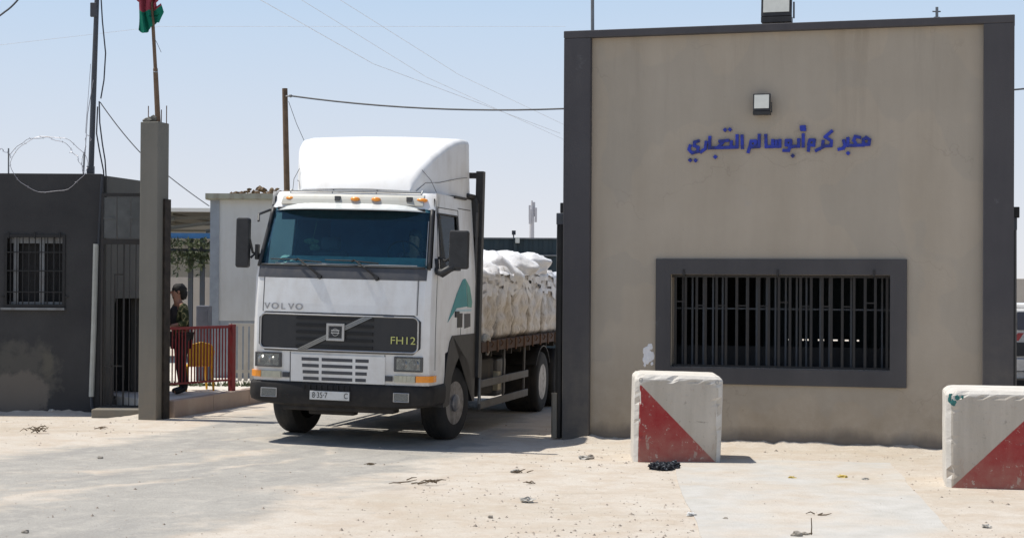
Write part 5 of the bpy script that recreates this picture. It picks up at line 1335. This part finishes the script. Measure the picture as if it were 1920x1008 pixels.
bm = B(); box(bm, .52, 1.12, 3.0, 3.9, .48, 1.02); obj('fuel_tank', bm, M_chassis, T, bevel=.06)
bm = B(); box(bm, .55, 1.10, 4.15, 4.75, .42, .98); obj('battery_box', bm, M_guard, T, bevel=.03)
bm = B(); box(bm, 1.02, 1.16, 4.0, 4.22, .52, .80); obj('reservoir', bm, simple('pale_yellow_plastic', (.42, .38, .28), .5, var=.2), T, bevel=.02)
bm = B(); box(bm, -1.1, -.5, 2.9, 4.7, .45, 1.02); obj('tool_box', bm, M_chassis, T, bevel=.03)
for sx in (-1, 1):
    bm = B(); box(bm, sx*1.20, sx*1.235, 2.65, 5.75, .64, .75); box(bm, sx*1.20, sx*1.235, 2.65, 5.75, .34, .45); 
    for y in (2.75, 4.2, 5.6): box(bm, sx*1.17, sx*1.199, y, y+.06, .32, 1.13)
    obj('side_guard', bm, M_guard, T, bevel=.006)
    bm = B(); tube(bm, [(sx*1.22, 2.6, 1.1), (sx*1.22, 2.62, .42)], .022, 8); obj('mudguard_bar', bm, M_steel, T)
bm = B(); lathe(bm, [(.14, 0), (.14, .6)], (.62, 2.75, .62), 'Y', 20); obj('air_tank', bm, M_chassis, T)
bm = B(); tube(bm, [(-1.0, 6.85, .5), (1.0, 6.85, .5)], .09, 10); tube(bm, [(-1.0, 8.2, .5), (1.0, 8.2, .5)], .09, 10); tube(bm, [(-1.0, 1.62, .48), (1.0, 1.62, .48)], .07, 10); blob(bm, (0, 6.85, .5), .22, 1, 2, .05); obj('axle', bm, M_chassis, T)
for sx in (-1, 1):
    bm = B(); P_ = [(6.85+.62*math.cos(rad(a)), .5+.60*math.sin(rad(a))) for a in range(150, 29, -12)]
    a = [bm.verts.new((sx*1.24, y, z)) for y, z in P_]; b = [bm.verts.new((sx*.68, y, z)) for y, z in P_]
    for i in range(len(a)-1): bm.faces.new((a[i], a[i+1], b[i+1], b[i]))
    obj('mudguard', bm, M_blackp, T).modifiers.new('s', 'SOLIDIFY').thickness = .015
# load: things of their own standing on the deck
TM = Matrix.Translation((TRK.x, TRK.y, 0)) @ T.rotation_quaternion.to_matrix().to_4x4()
def onT(x, y, z): return TM @ Vector((x, y, z))
def pallet(label, x, y, wx, wy, h, seed, group='wrapped sack stacks on the lorry'):
    bm = B(); nx, ny, nz = 10, 10, 16
    bmesh.ops.create_cube(bm, size=1); bmesh.ops.subdivide_edges(bm, edges=bm.edges[:], cuts=15, use_grid_fill=True)
    rows_ = 5
    for v in bm.verts:
        p = v.co.copy(); s_ = Vector((seed*5.3, seed*2.1, seed*.7))
        lay = abs(math.sin((p.z+.5)*math.pi*rows_)); col = abs(math.sin((p.y+.5)*math.pi*2)); colx = abs(math.sin((p.x+.5)*math.pi*2))
        push = .045*(lay**.4-1)+.03*((col if abs(p.x) > .49 else colx)**.35-1)
        n_ = noise.noise(Vector((p.x*4, p.y*4, p.z*5))+s_)*.06+noise.noise(Vector((p.x*11, p.y*11, p.z*9))+s_)*.018
        rnd = 1-.06*abs(p.z*2)**3
        q_ = Vector((p.x*wx*rnd, p.y*wy*rnd, (p.z+.5)*h))
        d_ = Vector((p.x, p.y, 0)); 
        if d_.length > .3: q_ += d_.normalized()*(push+n_)
        if p.z > .49: q_.z += .10*noise.noise(Vector((p.x*3, p.y*3, seed)))+.03
        v.co = q_
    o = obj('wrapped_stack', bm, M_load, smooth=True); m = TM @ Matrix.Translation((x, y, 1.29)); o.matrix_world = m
    o.location = m.translation; o.rotation_mode = 'QUATERNION'; o.rotation_quaternion = T.rotation_quaternion
    return tag(o, label, 'sack stack', group)
ord_ = ['first', 'second', 'third', 'fourth', 'fifth', 'sixth']
for i in range(6):
    y = 3.18+i*1.07
    pallet(f'{ord_[i]} plastic-wrapped stack of sacks behind the cab, on the near side of the load', .62, y, 1.16, 1.03, .96+.05*math.sin(i*2.1), i+1)
    pallet(f'{ord_[i]} plastic-wrapped stack of sacks behind the cab, on the far side of the load', -.60, y, 1.14, 1.03, .98+.05*math.cos(i*1.7), i+11)
for i, (x, y, r, lab) in enumerate([(.60, 3.0, (.62, .5, .24), 'small white plastic bundle on the load right behind the bulkhead'), (.62, 3.85, (.62, .6, .24), 'flat white plastic bundle on the load, second from the bulkhead'),
        (.62, 4.95, (.62, .62, .40), 'tallest white plastic bundle, peaked in the middle of the load'), (.62, 6.0, (.64, .6, .26), 'low white plastic bundle past the peaked one'), (.62, 7.0, (.64, .6, .26), 'white plastic bundle at the rear part of the load'), (-.5, 4.2, (.5, .7, .2), 'white plastic bundle on the far side of the load top')]):
    bm = B(); blob(bm, (0, 0, 0), r, i+20, 4, .28, 1.5)
    for v in bm.verts: v.co += Vector((0, 0, .05*noise.noise(v.co*7+Vector((i, 0, 0)))))+v.co.normalized()*.03*noise.noise(v.co*13)
    o = obj('plastic_bundle', bm, M_sheet, smooth=True); m = onT(x, y, (2.20, 2.20, 2.18, 2.34, 2.38, 2.3)[i]); o.location = m; tag(o, lab, 'plastic bundle', 'white plastic bundles on top of the load')
# torn wrap draped over the top edge
bm = B(); NU, NV = 70, 14; gr = []
for j in range(NV+1):
    row = []
    for i in range(NU+1):
        y = 2.7+i/NU*6.6; v = j/NV; d = v*(.62+.22*noise.noise(Vector((y*2.1, 0, 3)))); ed_ = .55
        if d < ed_*.55: x = 1.0+d*.6; z = 2.32-.2*d+.06*noise.noise(Vector((y*2, d*3, 1)))
        else: x = 1.20+.045*noise.noise(Vector((y*5, d*3, 5)))+.02*math.sin(y*19+d*5); z = 2.26-(d-ed_*.55)*1.0
        row.append(bm.verts.new((x, y, z)))
    gr.append(row)
for j in range(NV):
    for i in range(NU):
        if j > 4 and noise.noise(Vector((i*.21, j*.5, 9))) > .05 and j > 6: continue
        bm.faces.new((gr[j][i], gr[j][i+1], gr[j+1][i+1], gr[j+1][i]))
bmesh.ops.delete(bm, geom=[v for v in bm.verts if not v.link_faces], context='VERTS')
o = obj('plastic_sheet', bm, M_sheet, smooth=True); o.location = TM.translation; o.rotation_mode = 'QUATERNION'; o.rotation_quaternion = T.rotation_quaternion
tag(o, 'torn white plastic sheet draped over the near edge of the load', 'plastic sheet')
bm = B(); tube(bm, [(0, 0, 0), (.03, .12, .03), (.06, .28, .01), (.07, .42, -.08), (.06, .5, -.2), (.05, .49, -.24)], [.05, .055, .05, .04, .03, .02], 8)
o = obj('fabric_strap', bm, M_paper, smooth=True, loc=onT(1.22, 2.75, 1.32)); tag(o, 'limp cloth strap hanging over the deck edge behind the bulkhead', 'strap')

# ------------------------------------------------------------------ people
def person_parts(P, name_label, loc, rz):
    pass
def figure(label, loc, rz, J, head, face_dir):
    """J: joints in local metres, facing -y; one continuous skinned body"""
    names = list(J['v']); idx = {n: i for i, n in enumerate(names)}
    o = skin('person', [J['v'][n] for n in names], [(idx[a], idx[b]) for a, b in J['e']], [J['r'][n] for n in names], J['mat'], root=idx['pelvis'])
    o.location = loc; o.rotation_euler.z = rz; return tag(o, label, 'person')
# guard by the railing, seen from the side, facing left, forearms on the rail
v = {'pelvis': (0, 0, .93), 'waist': (0, .0, 1.08), 'chest': (0, -.03, 1.32), 'neck': (0, -.05, 1.47), 'jaw': (0, -.085, 1.56), 'skull': (0, -.075, 1.65), 'crown': (0, -.06, 1.715),
     'shL': (.19, -.03, 1.40), 'elL': (.25, .0, 1.14), 'wrL': (.20, -.24, 1.09), 'shR': (-.19, -.03, 1.40), 'elR': (-.25, .0, 1.14), 'wrR': (-.19, -.23, 1.08),
     'hipL': (.10, 0, .88), 'knL': (.12, -.03, .49), 'anL': (.12, .03, .09), 'toL': (.13, -.15, .04), 'hipR': (-.10, 0, .88), 'knR': (-.12, .02, .49), 'anR': (-.13, .07, .09), 'toR': (-.14, -.11, .04)}
r = {'pelvis': .13, 'waist': .125, 'chest': .145, 'neck': .055, 'jaw': (.068, .08), 'skull': (.078, .095), 'crown': .06, 'shL': .062, 'elL': .044, 'wrL': .03, 'shR': .062, 'elR': .044, 'wrR': .03,
     'hipL': .085, 'knL': .058, 'anL': .04, 'toL': .035, 'hipR': .085, 'knR': .058, 'anR': .04, 'toR': .035}
e = [('pelvis', 'waist'), ('waist', 'chest'), ('chest', 'neck'), ('neck', 'jaw'), ('jaw', 'skull'), ('skull', 'crown')]
for s_ in 'LR': e += [('chest', 'sh'+s_), ('sh'+s_, 'el'+s_), ('el'+s_, 'wr'+s_), ('pelvis', 'hip'+s_), ('hip'+s_, 'kn'+s_), ('kn'+s_, 'an'+s_), ('an'+s_, 'to'+s_)]
gp = at(338, 700, 26.95)
GU = figure('guard in camouflage jacket and dark vest leaning on the red railing', (-5.28, 27.28, .29), rad(-62), {'v': v, 'e': e, 'r': r, 'mat': M_skin}, None, None)
def hand(parent, wr, dirn, down, side):
    wr = Vector(wr); d = Vector(dirn).normalized(); dn = Vector(down).normalized(); sd = d.cross(dn).normalized()
    V_ = [wr, wr+d*.045, wr+d*.085]; E_ = [(0, 1), (1, 2)]; R_ = [(.024, .024), (.036, .018), (.038, .016)]
    o = skin('hand', V_, E_, R_, M_skin, parent, 0, 1)
    for i, (off, ln) in enumerate(((-.028, .070), (-.010, .080), (.010, .076), (.027, .060))):
        b = wr+d*.085+sd*off; P_ = [b-d*.012, b+d*ln*.45+dn*.006, b+d*ln*.72+dn*.028, b+d*ln*.78+dn*.05]
        skin('finger', P_, [(0, 1), (1, 2), (2, 3)], [.0095, .009, .008, .007], M_skin, parent, 0, 1)
    b = wr+d*.03+sd*side*.03; skin('thumb', [b, b+d*.03+sd*side*.02+dn*.01, b+d*.055+sd*side*.018+dn*.028], [(0, 1), (1, 2)], [.012, .010, .008], M_skin, parent, 0, 1)
hand(GU, v['wrL'], (-.25, -1, .05), (0, -.1, -1), 1); hand(GU, v['wrR'], (.2, -1, .05), (0, -.1, -1), -1)
def sub(names, grow, mat, nm, root, trim=None):
    idx = {n: i for i, n in enumerate(names)}; ee = [(idx[a], idx[b]) for a, b in e if a in idx and b in idx]
    vv = [Vector(v[n]) for n in names]
    if trim:
        for a, b, t_ in trim: vv[idx[a]] = Vector(v[a]).lerp(Vector(v[b]), t_)
    rr_ = [((x[0]+grow, x[1]+grow) if hasattr(x, '__len__') else x+grow) for x in (r[n] for n in names)]
    return skin(nm, vv, ee, rr_, mat, GU, idx[root])
sub(['pelvis', 'waist', 'chest', 'shL', 'elL', 'wrL', 'shR', 'elR', 'wrR'], .02, M_camo, 'jacket', 'waist', [('wrL', 'elL', .45), ('wrR', 'elR', .45)])
sub(['pelvis', 'hipL', 'knL', 'anL', 'hipR', 'knR', 'anR'], .022, M_cloth_d, 'trousers', 'pelvis')
skin('vest', [(0, -.02, 1.0), (0, -.02, 1.15), (0, -.05, 1.34), (0, -.03, 1.42)], [(0, 1), (1, 2), (2, 3)], [(.15, .155), (.155, .16), (.165, .165), (.12, .10)], M_cloth_d, GU)
for s_ in 'LR':
    a, b = Vector(v['an'+s_]), Vector(v['to'+s_]); skin('boot', [a+Vector((0, 0, .12)), a, b], [(0, 1), (1, 2)], [.055, .055, .045], M_black, GU)
bm = B(); blob(bm, (0, -.035, 1.675), (.098, .118, .098), 3, 3, .18, 2.5); blob(bm, (0, .02, 1.60), (.085, .075, .10), 5, 3, .2, 3); obj('hair', bm, M_hair, GU, smooth=True)
skin('beard', [(0, -.10, 1.555), (0, -.135, 1.545), (0, -.13, 1.57)], [(0, 1), (1, 2)], [(.055, .045), (.035, .03), (.03, .02)], M_hair, GU)
bm = B(); prism(bm, [(-.012, 1.60), (.012, 1.60), (.006, 1.645), (-.006, 1.645)], -.035, Matrix.Translation((0, -.148, 0))); obj('nose', bm, M_skin, GU, bevel=.004)
for x in (-.032, .032):
    bm = B(); blob(bm, (x, -.148, 1.648), (.012, .008, .007), 1, 2, 0); obj('eye', bm, M_cloth_d, GU)
    bm = B(); blob(bm, (x*2.55, -.07, 1.635), (.012, .02, .03), 1, 2, .1); obj('ear', bm, M_skin, GU)
bm = B(); blob(bm, (0, -.158, 1.585), (.022, .008, .006), 1, 2, 0); obj('mouth', bm, simple('lips', (.30, .11, .09), .6), GU)
# driver, seated behind the glass: seated body in one surface
dv_ = {'pelvis': (0, 0, 0), 'waist': (0, .02, .15), 'chest': (0, .02, .38), 'neck': (0, 0, .55), 'jaw': (0, -.03, .64), 'skull': (0, -.02, .73), 'crown': (0, 0, .79),
       'shL': (.19, .0, .47), 'elL': (.25, -.16, .26), 'wrL': (.17, -.40, .34), 'shR': (-.19, .0, .47), 'elR': (-.25, -.16, .26), 'wrR': (-.17, -.40, .34),
       'knL': (.14, -.42, .08), 'anL': (.14, -.50, -.34), 'knR': (-.14, -.42, .08), 'anR': (-.14, -.50, -.34)}
dr_ = {'pelvis': .13, 'waist': .125, 'chest': .14, 'neck': .055, 'jaw': (.066, .078), 'skull': (.076, .092), 'crown': .062, 'shL': .06, 'elL': .044, 'wrL': .03, 'shR': .06, 'elR': .044, 'wrR': .03, 'knL': .065, 'anL': .045, 'knR': .065, 'anR': .045}
de = [('pelvis', 'waist'), ('waist', 'chest'), ('chest', 'neck'), ('neck', 'jaw'), ('jaw', 'skull'), ('skull', 'crown')]
for s_ in 'LR': de += [('chest', 'sh'+s_), ('sh'+s_, 'el'+s_), ('el'+s_, 'wr'+s_), ('pelvis', 'kn'+s_), ('kn'+s_, 'an'+s_)]
DR = figure('driver seated at the wheel behind the tinted windscreen of the lorry', onT(.66, 1.16, 1.98), -TH, {'v': dv_, 'e': de, 'r': dr_, 'mat': M_skin}, None, None)
nm_ = ['pelvis', 'waist', 'chest', 'shL', 'elL', 'shR', 'elR']; ix = {n: i for i, n in enumerate(nm_)}
skin('shirt', [dv_[n] for n in nm_], [(ix[a], ix[b]) for a, b in de if a in ix and b in ix], [dr_[n]+.018 for n in nm_], M_shirt, DR)
bm = B(); blob(bm, (0, .02, .755), (.09, .11, .08), 2, 3, .15); obj('hair', bm, M_hair, DR, smooth=True)
for x in (-.03, .03):
    bm = B(); blob(bm, (x, -.108, .715), (.012, .008, .007), 1, 2, 0); obj('eye', bm, M_cloth_d, DR)
bm = B(); prism(bm, [(-.012, .665), (.012, .665), (.006, .71), (-.006, .71)], -.03, Matrix.Translation((0, -.105, 0))); obj('nose', bm, M_skin, DR)
for sx in (-1, 1): hand(DR, dv_['wrL' if sx > 0 else 'wrR'], (-sx*.2, -1, .3), (0, .2, -1), -sx)

# ------------------------------------------------------------------ litter on the ground
def gp_(px, py): p = onz(px, py, -.02); return Vector((p.x, p.y, gz(p.x, p.y)+.004))
bm = B(); random.seed(21)
for i in range(9): blob(bm, (random.gauss(0, .09), random.gauss(0, .07), .03), (random.uniform(.06, .12), random.uniform(.05, .09), random.uniform(.02, .05)), i, 3, .9, 2.6)
for i in range(4): tube(bm, [(.0, 0, .03), (.12, -.02, .035), (.22+i*.01, -.04+i*.02, .01)], [.03, .02, .008], 6)
tag(obj('rag', bm, M_rag, loc=gp_(1235, 876)), 'crumpled black and grey rag at the foot of the left concrete block', 'rag')
def stone(label, px, py, r, s_, mat=None, name='stone', cat='stone', grp='stones on the sand'):
    bm = B(); blob(bm, (0, 0, r*.35), (r, r*.8, r*.6), s_, 2, .6, 1.4); tag(obj(name, bm, mat or M_stone, loc=gp_(px, py)), label, cat, grp)
stone('dark rounded stone at the bottom edge below the concrete apron', 1494, 1002, .05, 1)
stone('dark stone beside the upright twig at the bottom edge', 1510, 1000, .03, 2)
stone('small stone on the sand at the lower left', 188, 868, .03, 3)
stone('little dark stone on the road near the lower left corner', 48, 1004, .03, 4)
stone('small dark stone on the sand at the lower centre', 919, 967, .025, 5)
stone('pebble on the sand right of the white scrap', 1360, 970, .022, 6)
stone('flat brown stone against the foot of the gatehouse left pilaster', 1107, 857, .05, 7)
stone('pale stone at the foot of the guardhouse wall', 98, 783, .09, 8, M_plat_s if 'M_plat_s' in globals() else M_paper)
stone('white chip at the base of the concrete pillar', 264, 787, .035, 9, M_platew)
def paper(label, px, py, r, s_, mat=None, name='paper_scrap', cat='litter', grp='scraps on the sand'):
    bm = B(); blob(bm, (0, 0, r*.3), (r, r*.7, r*.4), s_, 3, 1.1, 2.4); tag(obj(name, bm, mat or M_paper, loc=gp_(px, py)), label, cat, grp)
paper('crumpled grey paper on the sand in the centre foreground', 988, 938, .065, 31)
paper('white scrap on the sand below the rag', 1296, 963, .04, 32, M_platew)
paper('yellowish peel on the apron, leftmost of three by the block shadow', 1485, 894, .035, 33, M_peel)
paper('yellow crumpled peel in the middle of three on the apron', 1580, 893, .05, 34, M_peel)
paper('pale scrap, rightmost of three on the apron', 1622, 897, .04, 35, M_paper)
paper('grey scrap lying near the gatehouse wall left of the concrete block', 966, 883, .05, 36)
paper('small grey scrap on the far right foreground sand', 1850, 985, .035, 37)
paper('flat brown scrap left of the rag', 1095, 858, .06, 38)
def twigs(label, px, py, n, sp, ln, s_, up=.02):
    random.seed(s_); bm = B()
    for i in range(n):
        a = random.uniform(-.6, .6)+(math.pi if random.random() < .5 else 0); p = Vector((random.gauss(0, sp), random.gauss(0, sp*.5), random.uniform(.005, up))); l_ = random.uniform(.5, 1)*ln
        q1 = p+Vector((math.cos(a)*l_*.5, math.sin(a)*l_*.5, random.uniform(0, up))); q2 = p+Vector((math.cos(a+.3)*l_, math.sin(a+.3)*l_, random.uniform(-.2, 1)*up)); q2.z = max(.004, q2.z)
        tube(bm, [p, q1, q2], [.007, .006, .003], 5)
    tag(obj('dry_twigs', bm, M_twig, loc=gp_(px, py)), label, 'twigs', 'dry twigs on the ground')
twigs('tangle of dry twigs on the sand below the guardhouse window', 68, 820, 14, .07, .14, 1, .06)
twigs('loose dry twigs at the edge of the road in front of the lorry', 803, 906, 12, .14, .22, 2, .03)
twigs('short dark twig on the road before the lorry', 696, 873, 3, .03, .16, 3)
twigs('thin twigs on the sand in front of the gate opening', 985, 884, 5, .08, .12, 4)
twigs('dark twig on the concrete apron', 1531, 964, 3, .03, .14, 5)
twigs('faint twigs on the sand in front of the pillar', 185, 812, 4, .08, .14, 6)
twigs('few twigs beside the crumpled paper', 1000, 905, 4, .05, .1, 7)
bm = B(); tube(bm, [(0, 0, 0), (.004, 0, .07), (.0, .0, .15)], [.006, .005, .004], 5); tube(bm, [(-.06, 0, .012), (.01, 0, .02)], .006, 5); tag(obj('dry_twigs', bm, M_twig, loc=gp_(1521, 1000)), 'upright twig sticking out of the sand at the bottom edge', 'twigs', 'dry twigs on the ground')
# puddle-like oil stain is left out; scattered grit
bm = B(); random.seed(77)
for i in range(6500):
    y = 13.2+random.random()**1.3*13; x = random.uniform(-.33, .33)*y; 
    if x < -6 and y > 25: continue
    r_ = random.choice((.005, .006, .008, .01, .014, .018 if random.random() < .5 else .007, .026 if random.random() < .15 else .009)); dens = noise.noise(Vector((x*.5, y*.5, 3)))
    if random.random() > .55+dens: continue
    if y > 23.0-.294*(x-.69) and x > .6: continue
    z = gz(x, y)+r_*.3; g_ = [Vector((math.cos(a)*r_*random.uniform(.7, 1.3), math.sin(a)*r_*random.uniform(.7, 1.2), 0)) for a in (0, 1.57, 3.14, 4.71)]
    b_ = [bm.verts.new(Vector((x, y, z-r_*.4))+q_) for q_ in g_]; t_ = bm.verts.new((x, y, z+r_*random.uniform(.3, .7)))
    for j in range(4): bm.faces.new((b_[j], b_[(j+1) % 4], t_))
tag(obj('grit', bm, simple('grit_stone', (.33, .28, .23), .9, var=.5, scale=3)), 'scattered small grit on sand and road', kind='stuff')
